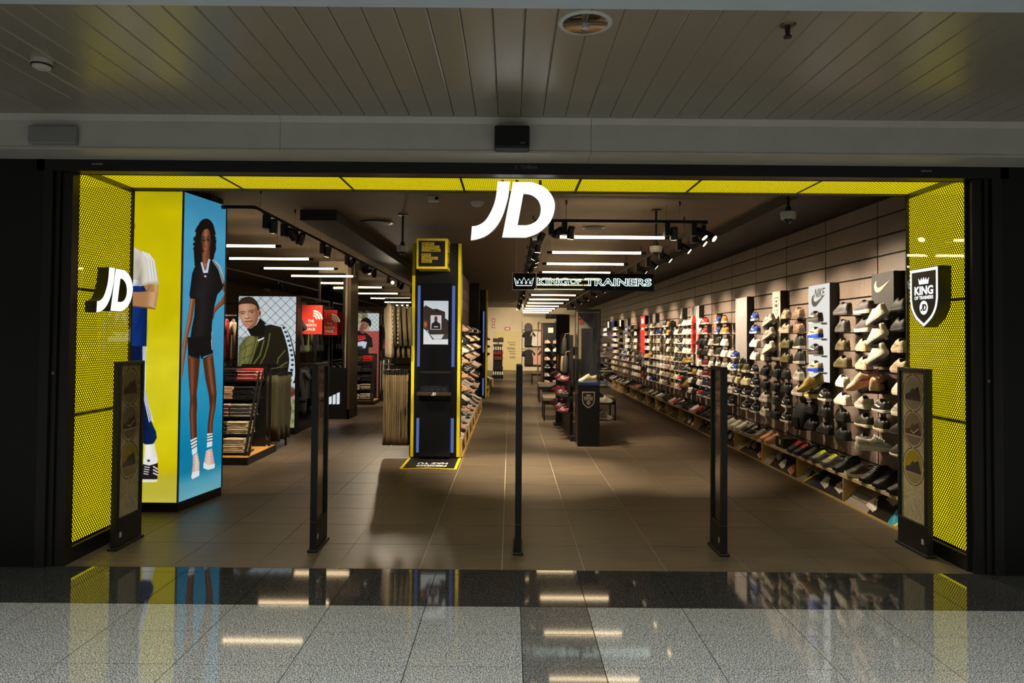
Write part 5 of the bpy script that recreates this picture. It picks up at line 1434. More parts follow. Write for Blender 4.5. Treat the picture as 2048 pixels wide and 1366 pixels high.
def sleeve_mesh(s, w_=.46, L=.55):
    return MB().tube([(0, s * w_ * .42, -.12), (.01, s * w_ * .53, -.24), (.03, s * w_ * .56, -.10 - L * .6), (.05, s * w_ * .54, -.10 - L)], [.055, .056, .05, .038], 8).mesh('sleeve', cloth((128, 128, 128)), True)
HANG = MB().tube([(0, -.20, -.10), (0, -.1, -.055), (0, 0, -.03), (0, .1, -.055), (0, .20, -.10)], .007, 6).tube([(0, 0, -.03), (0, 0, 0), (0, .017, .009), (0, .017, .028), (0, 0, .038), (0, -.017, .028), (0, -.019, .014)], .003, 6).mesh('hanger', BLACK)
CLIP = MB().tube([(0, -.16, -.06), (0, .16, -.06)], .006, 6).box(-.01, .01, -.15, -.12, -.11, -.055).box(-.01, .01, .12, .15, -.11, -.055).tube([(0, 0, -.06), (0, 0, 0), (0, .017, .009), (0, .017, .028), (0, 0, .038), (0, -.017, .028), (0, -.019, .014)], .003, 6).mesh('hanger', BLACK)
TRO = [trousers_mesh(s) for s in range(4)]; TOPM = [top_mesh(s) for s in range(4)]; SLV = {s: sleeve_mesh(s) for s in (-1, 1)}
TEE = {s: MB().tube([(0, s * .19, -.13), (.005, s * .27, -.24), (.01, s * .30, -.32)], [.06, .062, .064], 8).mesh('sleeve', cloth((128, 128, 128)), True) for s in (-1, 1)}
def garment(kind, loc, rz, c, label, group, sz=1.0):
    t = thing('hanging_' + kind, label, {'trousers': 'trousers', 'jacket': 'jacket', 'tee': 't-shirt'}[kind], loc, rz, group)
    t.scale = (1 if kind == 'trousers' else .62, 1, sz)
    link('hanger', CLIP if kind == 'trousers' else HANG, t)
    m = cloth(c)
    if kind == 'trousers': set_mat(link('trousers', rf.choice(TRO), t), 0, m)
    else:
        set_mat(link('body', rf.choice(TOPM), t), 0, m)
        for s in (-1, 1): set_mat(link('sleeve', (SLV if kind == 'jacket' else TEE)[s], t), 0, m)
    return t
# ---- trousers and jackets on arms left of the kiosk
t = thing('garment_rail', 'two tier garment rail on the partition beside the kiosk', 'rail', (-1.40, 10.15, 0))
for z in (1.30, 2.24): MB().tube([(.005, 0, z), (-.40, 0, z)], .011, 8).build('rail', DGREY, t)
MB().box(-.024, .004, -.02, .02, 0, 2.4).build('upright', BLACK, t)
for i in range(11): garment('trousers', (-1.77 + i * .032, 10.15, 1.282), .0, (112, 94, 64) if i % 3 else (98, 82, 56), 'brown trousers, %s on the low rail beside the kiosk' % ORD[i], 'brown trousers beside the kiosk', .97)
for i in range(5):
    g = garment('jacket', (-1.74 + i * .075, 10.15, 2.222), .35 if i == 0 else .1, (176, 160, 136) if i == 0 else (96, 84, 62), '%s jacket, %s on the high rail beside the kiosk' % ('cream' if i == 0 else 'khaki', ORD[i]), 'jackets beside the kiosk')
    if i < 3:
        for k in range(9): MB().bbox(-.012, .012, -.318 + (.0), -.30, -.18 - k * .055, -.15 - k * .055, .003).build('sleeve_mark', mat('sleeve_mark_%d' % (i > 0), (40, 36, 30) if i == 0 else (170, 158, 132), .8), g)
# ---- olive trousers behind the leaning shelf
t = thing('garment_rail', 'garment rail rising from the platform beside the leaning shelf', 'rail', (-3.47, 10.3, 0))
MB().box(-.014, .014, -.014, .014, .1035, 1.22).build('upright', BLACK, t); MB().tube([(0, 0, 1.21), (0, .75, 1.21)], .011, 8).build('rail', BLACK, t)
MB().box(-.012, .012, .74, .764, 0, 1.22).build('upright', BLACK, t)
for i in range(9): garment('trousers', (-3.47, 10.37 + i * .075, 1.195), PI / 2 + .1, (50, 46, 25) if i % 4 else (60, 55, 30), 'olive trousers, %s on the rail behind the leaning shelf' % ORD[i], 'olive trousers behind the leaning shelf', .86).scale = (1.25, .72, .80 + .06 * (i % 3))

def gondola(label, X, ya, yb, front=-1):
    t = thing('garment_gondola', label, 'clothes rack', (X, (ya + yb) / 2, 0)); h = (yb - ya) / 2
    MB().box(-1.0, .0, -h, h, 0, .09).build('plinth', BLACK, t)
    for y in (-h + .015, 0, h - .015):
        for x in (-.015, -.985): MB().box(x - .015, x + .015, y - .015, y + .015, .09, 2.38).build('post', DGREY, t)
    for x in (-.015, -.985): MB().box(x - .015, x + .015, -h, h, 2.38, 2.41).build('top_rail', DGREY, t)
    for y in (-h + .015, h - .015): MB().box(-1, 0, y - .015, y + .015, 2.38, 2.41).build('top_rail', DGREY, t)
    MB().box(-.52, -.48, -h + .03, h - .03, .09, 2.38).build('back_board', BLACK, t)
    for z in (2.08, 1.16): MB().tube([(-.22, -h, z), (-.22, h, z)], .011, 8).build('rail', DGREY, t)
    return t
gondola('dark garment gondola beside the olive jacket poster', -3.70, 12.48, 14.55)
rg = random.Random(3)
n = 0
for z, kinds in ((2.08, 'up'), (1.16, 'low')):
    for i in range(11):
        y = 12.58 + i * .17
        if z > 2 and 13.0 < y < 13.25 or z > 2 and 14.0 < y < 14.25: continue
        c = rg.choice([(20, 20, 21), (26, 25, 26), (34, 32, 32), (18, 18, 20)])
        if (z > 2 and i == 4): c = (74, 78, 40)
        k = 'trousers' if z < 2 and i % 3 else ('tee' if i % 2 else 'jacket')
        garment(k, (-3.92, y, z - .018), PI / 2 + rg.uniform(-.06, .06) + .1, c, '%s %s, %s on the %s rail of poster gondola' % ('olive' if c[0] > 70 else 'black', 'trousers' if k == 'trousers' else 'top', ORD[i], 'upper' if z > 2 else 'lower'), 'dark clothes on the poster gondola', .82).scale = (1, .74, .82)
def red_bag(loc, w_, h, label, mesh):
    t = thing('logo_panel', label, 'sign panel', loc, .30)
    MB().box(-w_ / 2, w_ / 2, -.02, .02, 0, h).build('board', mat('red_board', (196, 44, 28), .6, emit=(190, 40, 24), estr=.08), t)
    MB().box(-.3, .0, .021, .035, h - .05, h - .03).build('hanging_arm', BLACK, t)
    WP = mat('white_logo_print', (226, 220, 210), .6)
    for r0, r1 in ((.045, .075), (.09, .12), (.135, .165)):
        pts = [(r1 * math.cos(a), r1 * math.sin(a)) for a in [PI / 2 * i / 8 for i in range(9)]] + [(r0 * math.cos(a), r0 * math.sin(a)) for a in [PI / 2 * i / 8 for i in range(8, -1, -1)]]
        link('dome_arc', shape_mesh([pts], WP, .001), t, (.02, -.0225, h * .52), FACE_MALL)
    for i, tx in enumerate(('THE', 'NORTH', 'FACE')): link('lettering', word(tx, [.11, .19, .15][i], .05, WP, .001, .03), t, (-.02, -.0225, h * .45 - i * .075), FACE_MALL)
red_bag((-3.62, 12.95, 1.73), .36, .53, 'red board with white dome logo on the poster gondola, nearer the poster', False)
red_bag((-3.60, 14.2, 1.72), .26, .50, 'red board with white dome logo on the poster gondola, nearer the column', True)
# ---- white lit stripes low on the gondola
t = thing('stripe_sign', 'three white slanted stripes glowing low beside the concrete column', 'sign', (-3.58, 14.56, .30))
for i in range(3):
    hh = .17 + .04 * i
    MB().add([(x, y, z) for y in (-.01, .01) for x, z in ((-.12 + i * .08, -.0), (-.12 + i * .08 + .055, .012), (-.12 + i * .08 + .055, hh), (-.12 + i * .08, hh - .02))], [(0, 1, 2, 3), (7, 6, 5, 4), (0, 4, 5, 1), (1, 5, 6, 2), (2, 6, 7, 3), (3, 7, 4, 0)]).build('stripe', emis('stripe_light', (225, 232, 236), .9), t)
MB().box(-.2, .24, .011, .03, -.30, .75).build('backing_board', BLACK, t)
# ---- concrete column with mirror
col = struct(MB().box(-3.98, -3.32, 14.68, 15.3, 0, 3.25).build('column', mat('concrete', (150, 136, 116), .8, nscale=7, noise=.15)), 'square concrete column with a mirror, between clothes racks', 'column')
MB().box(-3.93, -3.46, 14.655, 14.68, .32, 2.95).build('mirror', MIRROR, col)
fm = MB()
for x in (-3.95, -3.44): fm.box(x - .02, x + .02, 14.64, 14.682, .3, 3.0)
fm.box(-3.95, -3.44, 14.64, 14.682, 2.95, 3.0).box(-3.95, -3.44, 14.64, 14.682, .3, .34)
fm.build('mirror_frame', DGREY, col); MB().box(-3.34, -3.29, 14.6, 15.32, 0, 3.25).build('corner_guard', mat('corner_guard_metal', (96, 80, 62), .4, metal=.5), col)
MB().box(-4.0, -3.28, 14.6, 15.32, 0, .2).build('base_guard', mat('base_guard_metal', (70, 66, 62), .4, metal=.6, nscale=90, noise=.3), col)
gondola('dark garment gondola past the cap poster', -3.36, 18.7, 21.2)
for i in range(10):
    c = rg.choice([(24, 26, 34), (30, 30, 34), (20, 20, 22), (130, 22, 30)]) if i else (28, 34, 48)
    garment('jacket' if i % 2 == 0 else 'tee', (-3.58, 18.85 + i * .2, 2.062), PI / 2 + .12, c, '%s top, %s on the upper rail past the cap poster' % ('red' if c[0] > 100 else 'dark', ORD[i]), 'clothes past the cap poster').scale = (1, .74, .9)
    garment('trousers', (-3.58, 18.85 + i * .2, 1.142), PI / 2 + .12, rg.choice([(30, 28, 30), (150, 140, 124), (24, 24, 26)]), 'sports trousers, %s on the lower rail past the cap poster' % ORD[i], 'trousers past the cap poster', .85)
# ---- clothes wall behind the first shelf
t = thing('garment_rail', 'tall rail of pale tees behind the corner lightbox', 'rail', (-5.35, 13.2, 0))
for z in (2.06, 1.25): MB().tube([(-1.0, 0, z), (.56, 0, z)], .012, 8).build('rail', DGREY, t)
for x in (-1.02, .57): MB().box(x - .015, x + .015, -.015, .015, 0, 2.3).build('upright', DGREY, t)
for i in range(12):
    c = [(206, 196, 180), (210, 200, 186), (160, 26, 30), (190, 176, 156), (214, 206, 192), (24, 24, 26)][i % 6]
    garment('tee', (-6.25 + i * .122, 13.2, 2.042), .25, c, '%s tee, %s on the high rail behind the corner lightbox' % ({206: 'white', 210: 'white', 160: 'red', 190: 'cream', 214: 'white', 24: 'black'}[c[0]], ORD[i]), 'tees behind the corner lightbox')
    garment('tee', (-6.25 + i * .122, 13.2, 1.232), .25, (150, 136, 116) if i % 3 else (60, 110, 130), '%s tee, %s on the low rail behind the corner lightbox' % ('tan' if i % 3 else 'teal', ORD[i]), 'low tees behind the corner lightbox')
t = thing('cap', 'grey baseball cap on a stand above the olive jacket poster', 'cap', (-5.12, 14.85, 2.602))
MB().sphere((0, 0, 0), .10, 14, 6, .95, 0, 1).build('crown', cloth((70, 62, 56)), t, True)
MB().add([(math.cos(a) * .10, math.sin(a) * .10, .008) for a in [-1.2 + .3 * k for k in range(9)]] + [(.07 + math.cos(a) * .13, math.sin(a) * .10, -.006) for a in [-1.2 + .3 * k for k in range(9)]], [(k, k + 1, k + 10, k + 9) for k in range(8)]).build('peak', cloth((28, 24, 22)), t)
MB().tube([(0, 0, 0), (0, 0, -.22)], .012).build('stem', BLACK, t); MB().box(-.06, .06, -.06, .06, -.23, -.22).build('foot', BLACK, t)
t = thing('display_shelf', 'high dark shelf board carrying the cap behind the poster', 'shelf', (-5.4, 14.85, 2.37))
MB().box(-.6, .6, -.15, .15, -.02, 0).build('board', BLACK, t)
for x in (-.58, .58): MB().box(x - .015, x + .015, -.015, .015, -2.37, -.02).build('post', BLACK, t)
# ================================================================== CENTRE DISPLAY
t = thing('display_plinth', 'black plinth with a pale shield emblem and glass case', 'display case', (1.24, 11.42, 0))
MB().bbox(-.172, .172, -.24, .24, 0, .965, .004).build('plinth', mat('plinth_black', (12, 11, 11), .3, noise=.03), t)
e = bpy.data.objects.new('shield_emblem', None); COL.objects.link(e); e.parent = t; e.location = (-.005, -.2405, .73); e.rotation_euler = FACE_MALL
shield(e, .205, .265, mat('emblem_pale', (178, 168, 152), .5), BLK, BLK, 0)
g = MB()
for a in ((-.172, .172, -.24, -.236), (-.172, .172, .236, .24), (-.172, -.168, -.236, .236), (.168, .172, -.236, .236)): g.box(*a, .966, 2.12)
g.build('glass_case', GLASS, t)
cf = MB()
for x in (-.172, .172):
    for y in (-.24, .24): cf.box(x - .006, x + .006, y - .006, y + .006, .966, 2.13)
cf.build('case_corner', DGREY, t)
MB().box(-.178, .178, -.246, .246, 2.13, 2.155).build('case_top', DGREY, t)
gp = MB().box(-.166, .166, .222, .226, 1.86, 2.12).build('back_graphic', mat('graphic_green_grey', (96, 102, 80), .5), t)
for cx, cz, r in ((-.11, 2.05, .05), (-.08, 1.97, .055), (.05, 2.03, .07), (.1, 2.07, .05)):
    link('graphic_dot', shape_mesh([[(r * math.cos(2 * PI * i / 20), r * math.sin(2 * PI * i / 20)) for i in range(20)]], mat('graphic_red_brown', (110, 48, 36), .5), .0006), t, (cx, .2205, cz), FACE_MALL)
MB().box(-.165, .165, -.2, .2, .966, .99).build('blue_stand', mat('stand_blue', (24, 44, 130), .3), t)
shoe((1.24, 11.36, .99), PI * 1.12, 'yellowc', 'low', 'cream trainer on a blue stand inside the glass case', scale=1.1)
# double sided trainer stand behind
t = thing('trainer_stand', 'black double sided display stand behind the shield plinth', 'display stand', (1.20, 12.7, 0))
MB().box(.17, .22, -.95, 1.0, .08, 2.1).build('core', BLACK, t); MB().box(-.19, -.14, -.75, 1.0, .08, 1.75).build('core', BLACK, t); MB().box(-.2, .26, -1.0, 1.05, 0, .08).build('plinth', DGREY, t)
MB().box(.221, .224, -.9, -.72, 1.80, 1.98).build('price_card', CREAMP, t)
SB2 = MB().box(0, .22, -.06, .06, -.01, 0).mesh('peg_shelf', BLACK)
rr = random.Random(31)
for i in range(5):
    for zi, z in enumerate((1.62, 1.38, 1.14, .90, .62, .34)):
        yy = 11.9 + i * .42
        c = ['white', 'pale', 'blackw', 'slate', 'white', 'pale'][zi] if i == 0 else rr.choice(['white', 'pale', 'black', 'blackw'])
        link('peg_shelf', SB2, t, (.22, yy - 12.7, z))
        shoe((1.585, yy, z), .2 + rr.uniform(-.2, .2), c, rr.choice(['low', 'chunky']), '%s trainer, %s peg of black stand, %s column from plinth' % (CW[c][0], ORD[zi], ORD[i]), 'trainers on the black stand', detail=i < 3)
    for zi, z in enumerate((.98, .72, .46)):
        yy = 11.85 + i * .4
        c = ['crim', 'crim', 'crim'][zi] if (i + zi) % 2 == 0 else 'black'
        o = link('peg_shelf', SB2, t, (-.14, yy - 12.7, z), (0, 0, PI))
        shoe((.885, yy, z), PI - .4 + rr.uniform(-.2, .2), c, 'low', '%s boot, %s peg on aisle face of black stand, %s column' % (CW[c][0], ORD[zi], ORD[i]), 'boots on the black stand', detail=i < 3, scale=.74)
for i in range(7):
    z = 1.72 if i % 2 else 1.42
    c = [(26, 24, 22), (30, 26, 22), (150, 120, 70), (22, 20, 20)][i % 4]
    b = thing('hanging_bag', '%s drawstring bag hanging on the black stand, %s along' % ('tan' if c[0] > 100 else 'black', ORD[i]), 'bag', (.93, 11.95 + i * .24, z), 0, 'bags on the black stand')
    MB().loft([[(.05 * f * math.cos(q), .10 * f * math.sin(q), zz) for q in [2 * PI * k / 10 for k in range(10)]] for zz, f in ((0, .2), (-.04, .8), (-.15, 1), (-.28, 1.05), (-.33, .8))]).build('pouch', cloth(c), b, True)
    MB().tube([(0, 0, 0), (.02, .02, .05), (.08, 0, .06)], .006, 6).build('strap', cloth((150, 112, 60)), b)
t = thing('notice_board', 'tall dark board standing behind the glass case', 'board', (1.02, 13.95, 0))
MB().box(-.12, .14, -.02, .02, .0, 2.16).build('board', BLACKM, t); MB().box(-.16, .18, -.2, .2, 0, .03).build('foot', BLACK, t)
# second stand with pink trainers
t = thing('trainer_stand', 'black end stand of pink trainers further down the aisle', 'display stand', (1.28, 22.2, 0))
MB().box(-.27, .26, 0, 1.2, .0, 2.17).build('core', BLACK, t); MB().box(-.10, .06, -.004, 0, 1.86, 2.02).build('price_card', CREAMP, t)
fr = MB()
for x in (-.42, -.28): fr.box(x - .012, x + .012, .1, .124, 0, 2.17)
fr.box(-.42, -.28, .1, .124, 2.14, 2.17); fr.build('side_frame', mat('copper_frame', (140, 92, 74), .4, metal=.5), t)
for zi, z in enumerate((1.52, 1.27, 1.0, .76, .5, .28)):
    for xi, x in enumerate((1.16, 1.42)):
        link('peg_shelf', SB2, t, (x - 1.28, .0, z), (0, 0, -PI / 2)); c = ['pink', 'white', 'pink', 'blackw', 'pale', 'pink'][zi]
        shoe((x, 22.08, z), -PI / 2 + .5, c, 'low', '%s trainer on %s shelf of end stand, %s column' % (CW[c][0], ORD[zi], ORD[xi]), 'trainers on the end stand', scale=.95)
join_shoes(FARBM, 'far_trainers', 'small trainers at the back of the black stand') if FARBM else None; FARBM.clear()
# benches
SEAT = mat('bench_fabric', (128, 114, 94), .85, noise=.1)
def seat_bench(loc, W, D, label):
    t = thing('seat_bench', label, 'bench', loc)
    MB().bbox(-W / 2, W / 2, -D / 2, D / 2, .40, .475, .012).build('seat_pad', SEAT, t)
    MB().box(-W / 2 + .01, W / 2 - .01, -D / 2 + .01, D / 2 - .01, .33, .40).build('apron', BLACK, t)
    for x in (-W / 2 + .02, W / 2 - .02):
        for y in (-D / 2 + .02, D / 2 - .02): MB().box(x - .014, x + .014, y - .014, y + .014, 0, .33).build('leg', BLACK, t)
        MB().box(x - .01, x + .01, -D / 2 + .034, D / 2 - .034, .0, .02).build('stretcher', BLACK, t)
seat_bench((1.0, 15.0, 0), .62, .8, 'taupe padded bench on black legs behind the notice board')
seat_bench((1.95, 15.1, 0), .50, .8, 'taupe padded bench facing the shoe wall')
seat_bench((1.08, 19.2, 0), .64, .9, 'taupe padded bench between the two display stands')
seat_bench((.98, 26.0, 0), .4, .8, 'small grey padded bench near the back wall')

# ================================================================== BACK OF THE SHOP
dr = struct(MB().box(-.80, .52, 36.56, 36.6, .02, 2.02).build('door_1', mat('door_cream', (186, 168, 112), .6)), 'cream service door with black lettering in the back wall', 'door')
DT = mat('door_lettering', (30, 26, 20), .6)
for tx, z, w_, h in (('GRATIS EN', 1.45, .42, .06), ('TIENDA', 1.33, .34, .08), ('PAÑA', 1.15, .42, .14), ('DARON', .99, .36, .07), ('NTAN', .87, .26, .09), ('S.ES', .68, .28, .11)):
    link('lettering', word(tx, w_, h, DT, .002, .02), dr, (.05 + .21 - w_ / 2 + .0, 36.555, z), FACE_MALL)
MB().box(-.62, -.36, 36.552, 36.56, 1.52, 1.70).build('sign_plate', DT, dr); MB().box(-.60, -.38, 36.548, 36.552, 1.53, 1.62).build('plate_label', CREAMP, dr)
for lab, x0, x1, z0, z1 in (('red and white fire hose sign high on the back wall', -.96, -.78, 2.48, 2.68), ('red extinguisher sign below the hose sign on back wall', -.96, -.80, 2.18, 2.40), ('red fire notice above the cream service door', -.30, 0, 2.06, 2.24)):
    s = thing('fire_sign', lab, 'sign', ((x0 + x1) / 2, 36.59, z0)); w_ = x1 - x0
    MB().box(-w_ / 2, w_ / 2, -.01, 0, 0, z1 - z0).build('plate', mat('sign_red', (150, 40, 30), .5), s); MB().box(-w_ * .28, w_ * .28, -.013, -.01, (z1 - z0) * .25, (z1 - z0) * .7).build('pictogram', CREAMP, s)
t = thing('sock_stand', 'dark revolving stand hung with socks before the service door', 'display stand', (-.50, 29.3, 0))
MB().box(-.24, .22, -.2, .2, 0, .16).build('plinth', BLACK, t); MB().box(-.2, .18, -.1, .1, .16, 1.42).build('core', BLACK, t)
MB().box(-.22, .22, -.02, .0, 1.5, 1.66).build('header', BLACK, t); MB().box(-.02, .02, -.02, .02, 1.42, 1.5).build('stem', BLACK, t)
rr = random.Random(2)
for zi, z in enumerate((1.32, 1.14, .92, .5, .3)):
    for k in range(5):
        s = tag(MB().bbox(-.028, .028, -.03, .03, -.14, 0, .01).build('sock_pack', cloth([(196, 184, 168), (150, 50, 40), (130, 56, 46), (40, 38, 38), (214, 204, 190)][zi])), '%s sock pack, %s on the %s row of the stand' % (['cream', 'rust', 'brown red', 'black', 'white'][zi], ORD[k], ORD[zi]), 'socks', 'socks on the revolving stand')
        s.location = (-.68 + k * .09, 29.16, z)
t = thing('department_sign', 'grey hanging department sign with white lettering at the back', 'sign', (1.80, 28.0, 2.545))
MB().box(-.42, .42, -.02, .02, -.09, .09).build('board', mat('sign_grey', (74, 70, 62), .6), t)
link('lettering', word('MUJER / EMAKUMEA', .78, .085, CREAMP, .001, .02), t, (0, -.0215, 0), FACE_MALL)
for x in (-.36, .36): MB().tube([(x, 0, .09), (x, 0, .705)], .004, 5).build('hanging_wire', STEEL, t)
t = thing('back_rack', 'dark wall rack of tops and bags on the back wall', 'rail', (1.35, 36.3, 0))
for x in (-.75, .1, .95): MB().box(x - .02, x + .02, .2, .26, 0, 2.55).build('post', DGREY, t)
for z in (2.1, 1.15): MB().tube([(-.75, .02, z), (.95, .02, z)], .011, 6).build('rail', DGREY, t)
for z in (1.98, 1.0): MB().box(-.75, .95, .12, .28, z - .02, z).build('shelf', BLACK, t)
for i, (x, z, c, n_) in enumerate(((.95, 1.9, (26, 24, 26), 'black'), (1.3, 1.9, (206, 196, 180), 'cream'), (1.62, 1.9, (196, 184, 166), 'white'), (1.95, 1.9, (150, 90, 130), 'purple'), (.95, 1.02, (28, 26, 24), 'black'), (1.4, 1.02, (190, 150, 130), 'pink'), (1.75, 1.02, (40, 36, 34), 'charcoal'))):
    garment('tee' if i % 2 == 0 else 'jacket', (x, 36.32, z + (.182 if z > 1.5 else .112)), PI / 2, c, '%s top, %s on the back wall rack' % (n_, ORD[i]), 'tops on the back wall rack', 1.0)
t = thing('backpack', 'speckled backpack on the top shelf of the back wall rack', 'backpack', (.92, 36.44, 1.981))
MB().loft([[(.2 * f * math.cos(q), .1 * f * math.sin(q), zz) for q in [2 * PI * k / 14 for k in range(14)]] for zz, f in ((0, .8), (.06, 1), (.3, .98), (.42, .7), (.46, .25))]).build('body', mat('speckled', (84, 80, 84), .8, nscale=24, noise=.45), t, True)
MB().bbox(-.12, .12, -.13, -.09, .04, .2, .015).build('front_pocket', MATS['speckled'], t)
t = thing('cash_desk', 'grey green drawer counter with a till seen past the glass case', 'counter', (2.05, 24.0, 0))
MB().box(-.5, .4, 0, .7, 0, .95).build('body', mat('counter_green', (112, 116, 100), .6), t)
for z in (.12, .32, .52, .72): MB().box(-.47, .37, -.012, 0, z, z + .17).build('drawer', mat('drawer_green', (98, 102, 88), .6), t)
MB().box(-.52, .42, -.02, .72, .95, .98).build('worktop', mat('worktop_pale', (150, 146, 130), .5), t)
tl = thing('till', 'black till screen standing on the green counter', 'till', (2.1, 24.3, .98))
MB().box(-.2, .2, -.02, .02, .12, .42).build('screen', BLACKG, tl); MB().box(-.03, .03, -.01, .05, 0, .12).build('stem', BLACK, tl); MB().box(-.14, .14, -.1, .12, 0, .015).build('foot', BLACK, tl)

# ================================================================== LIGHTS
def tube_light(x, y, label):
    t = thing('tube_light', label, 'tube light', (x, y, 2.86), 0, 'suspended tube lights')
    MB().tube([(-.6, 0, 0), (.6, 0, 0)], .0165, 8).build('tube', TUBE, t)
    for s in (-1, 1):
        MB().tube([(s * .6, 0, 0), (s * .67, 0, 0)], .019, 8).build('end_cap', DGREY, t)
        MB().tube([(s * .62, 0, .015), (s * .62, 0, .39)], .0022, 4).build('wire', STEEL, t)
TUBE = emis('tube_glow', (255, 226, 176), TUBE_E)
k = 0
y = 8.13
while y < 34.5:
    tube_light(1.16, y, 'warm tube light over the main aisle, %s in its row from the entrance' % ORD[min(k, 19)]); y += 1.48 if y < 17 else 2.25; k += 1
k = 0
y = 9.2
while y < 31:
    if not 14.4 < y < 15.5: tube_light(-3.66, y, 'warm tube light over the clothes racks, %s in its row from the entrance' % ORD[min(k, 19)])
    y += 1.52 if y < 16 else 2.4; k += 1

def spot_curve(name): pass
def spot(x, y, aim, label, power=1.0, track_z=3.02, size=1.05):
    """track head: adapter box, joint, can and lens; the lamp sits inside the can"""
    t = thing('track_spot', label, 'spotlight', (x, y, track_z), 0, 'track spotlights')
    MB().box(-.028, .028, -.06, .06, -.16, -.02).build('adapter', BLACK, t)
    h = Vector((.075 if x < 1 or aim[0] < x else -.075, 0, -.13))
    if aim[0] > x: h.x = .085
    d = (Vector(aim) - (Vector((x, y, track_z)) + h)).normalized()
    MB().tube([(0, 0, -.12), tuple(h)], .012, 6).build('joint', BLACK, t)
    a = h - d * .07; b_ = h + d * .07
    MB().tube([a, a + d * .02, b_], [.036, .042, .045], 14).build('can', BLACK, t)
    c = b_ + d * .0015
    MB().tube([c, c + d * .002], .036, 14).build('lens', SPOTLENS, t)
    L = bpy.data.lights.new('spot_lamp', 'SPOT'); L.energy = SPOT_W * power; L.color = (1.0, .83, .60)
    L.spot_size = size; L.spot_blend = .8; L.shadow_soft_size = .06
    lo = bpy.data.objects.new('spot_lamp', L); COL.objects.link(lo); lo.parent = t
    lo.location = c + d * .012; lo.rotation_euler = d.to_track_quat('-Z', 'Y').to_euler()
SPOTLENS = emis('spot_lens_glow', (255, 222, 170), 14.0)
TRM = mat('track_black', (16, 15, 14), .4)
def track(name, label, pts, wires):
    t = thing('light_track', label, 'light track', pts[0])
    o = Vector(pts[0])
    for a, b_ in zip(pts[:-1], pts[1:]): MB().bar(Vector(a) - o, Vector(b_) - o, .035, .035).build('rail', TRM, t)
    for p in wires:
        q = Vector(p) - o
        MB().tube([q, q + Vector((0, 0, 3.25 - p[2]))], .0022, 4).build('wire', STEEL, t)
        MB().tube([q + Vector((0, 0, 3.25 - p[2] - .05)), q + Vector((0, 0, 3.25 - p[2]))], [.006, .014], 8).build('ceiling_cup', BLACK, t)
ZT = 3.02
track('a', 'black light track over the left clothing aisle', [(-2.99, 7.3, ZT), (-2.66, 7.3, ZT), (-2.66, 30, ZT)], [(-2.92, 7.3, ZT)] + [(-2.66, 7.5 + 1.2 * k, ZT) for k in range(14)])
track('b', 'black light track around the main aisle tubes', [(.28, 30, ZT), (.28, 7.98, ZT), (2.2, 7.98, ZT), (2.2, 30, ZT)], [(.62, 7.98, ZT), (1.9, 7.98, ZT)] + [(2.2, 9 + 1.5 * k, ZT) for k in range(12)] + [(.28, 9 + 1.5 * k, ZT) for k in range(12)])
track('c', 'black light track over the far clothes wall', [(-5.6, 9, ZT), (-5.6, 30, ZT)], [(-5.6, 10 + 1.5 * k, ZT) for k in range(10)])
# shoe wall row
for i, (yy, ty, tz, p) in enumerate(((8.15, 6.9, 1.65, 1.25), (8.55, 7.9, 1.65, 1.25), (9.3, 8.8, 1.7, 1.35), (10.4, 10.0, 1.7, 1.35), (11.4, 11.2, 1.7, 1.35), (12.3, 12.4, 1.7, 1.35), (13.3, 13.6, 1.7, 1.35), (14.6, 14.9, 1.7, 1.35), (16.0, 16.4, 1.7, 1.35), (17.6, 18.0, 1.7, 1.35), (19.4, 19.8, 1.7, 1.5), (21.4, 21.8, 1.7, 1.5), (23.6, 24, 1.7, 1.5), (26, 26.4, 1.7, 1.5))):
    spot(2.2, yy, (3.7, ty, tz), 'track spotlight turned to the shoe wall, %s from the entrance' % ORD[i], p)
# cross bar
for i, (x, aim, p) in enumerate(((.60, (.35, 8.8, 0), 1.9), (.45, (-1.05, 9.9, 2.0), .9), (1.75, (2.0, 9.0, 0), 1.1), (2.05, (3.6, 7.0, 1.0), .7))):
    spot(x, 7.98, aim, 'track spotlight on the cross bar behind the hanging logo, %s along' % ORD[i], p)
for i, (yy, aim, p) in enumerate(((8.5, (-1.0, 10.2, .3), .55), (9.3, (.1, 9.6, 0), 1.9), (10.2, (-.85, 11.0, .9), .9), (11.2, (1.1, 12.0, .8), 1.7), (10.6, (1.2, 11.3, .8), 1.0), (12.3, (-.8, 13.0, .8), .9), (13.4, (.2, 14.0, 0), .6), (15.0, (-.8, 15.6, .8), .9), (14.2, (1.0, 15.1, .4), 1.2), (16.8, (1.0, 18.6, .4), 1.5), (18.8, (-.2, 19.8, .0), .8), (20.6, (1.3, 22.2, 1.0), 1.8), (23.5, (0, 25.5, 0), 1.6), (27, (-.3, 29.3, .8), 1.8), (29.2, (-.3, 36.5, 1.4), 5.0), (29.6, (1.3, 36.3, 1.4), 5.0))):
    spot(.28, yy, aim, 'track spotlight on the aisle side rail, %s from the entrance' % ORD[i], p)
for i, (yy, aim, p) in enumerate(((7.7, (-3.2, 9.0, .0), .5), (8.3, (-1.6, 10.1, .9), 1.1), (8.7, (-3.7, 9.6, .7), .9), (10.0, (-3.3, 10.6, .6), .8), (11.5, (-4.1, 12.4, 1.2), .6), (12.6, (-3.9, 13.4, 1.2), 1.0), (12.9, (-3.6, 14.75, 2.8), .5), (13.4, (-3.3, 15.2, .0), .6), (15.4, (-1.5, 10.6, 1.2), .8), (16.8, (-3.7, 18.0, .8), 1.1), (19, (-3.5, 20, 1), 1.0), (22, (-2.6, 23, 0), .9))):
    spot(-2.66, yy, aim, 'track spotlight over the left clothing aisle, %s from the entrance' % ORD[i], p)
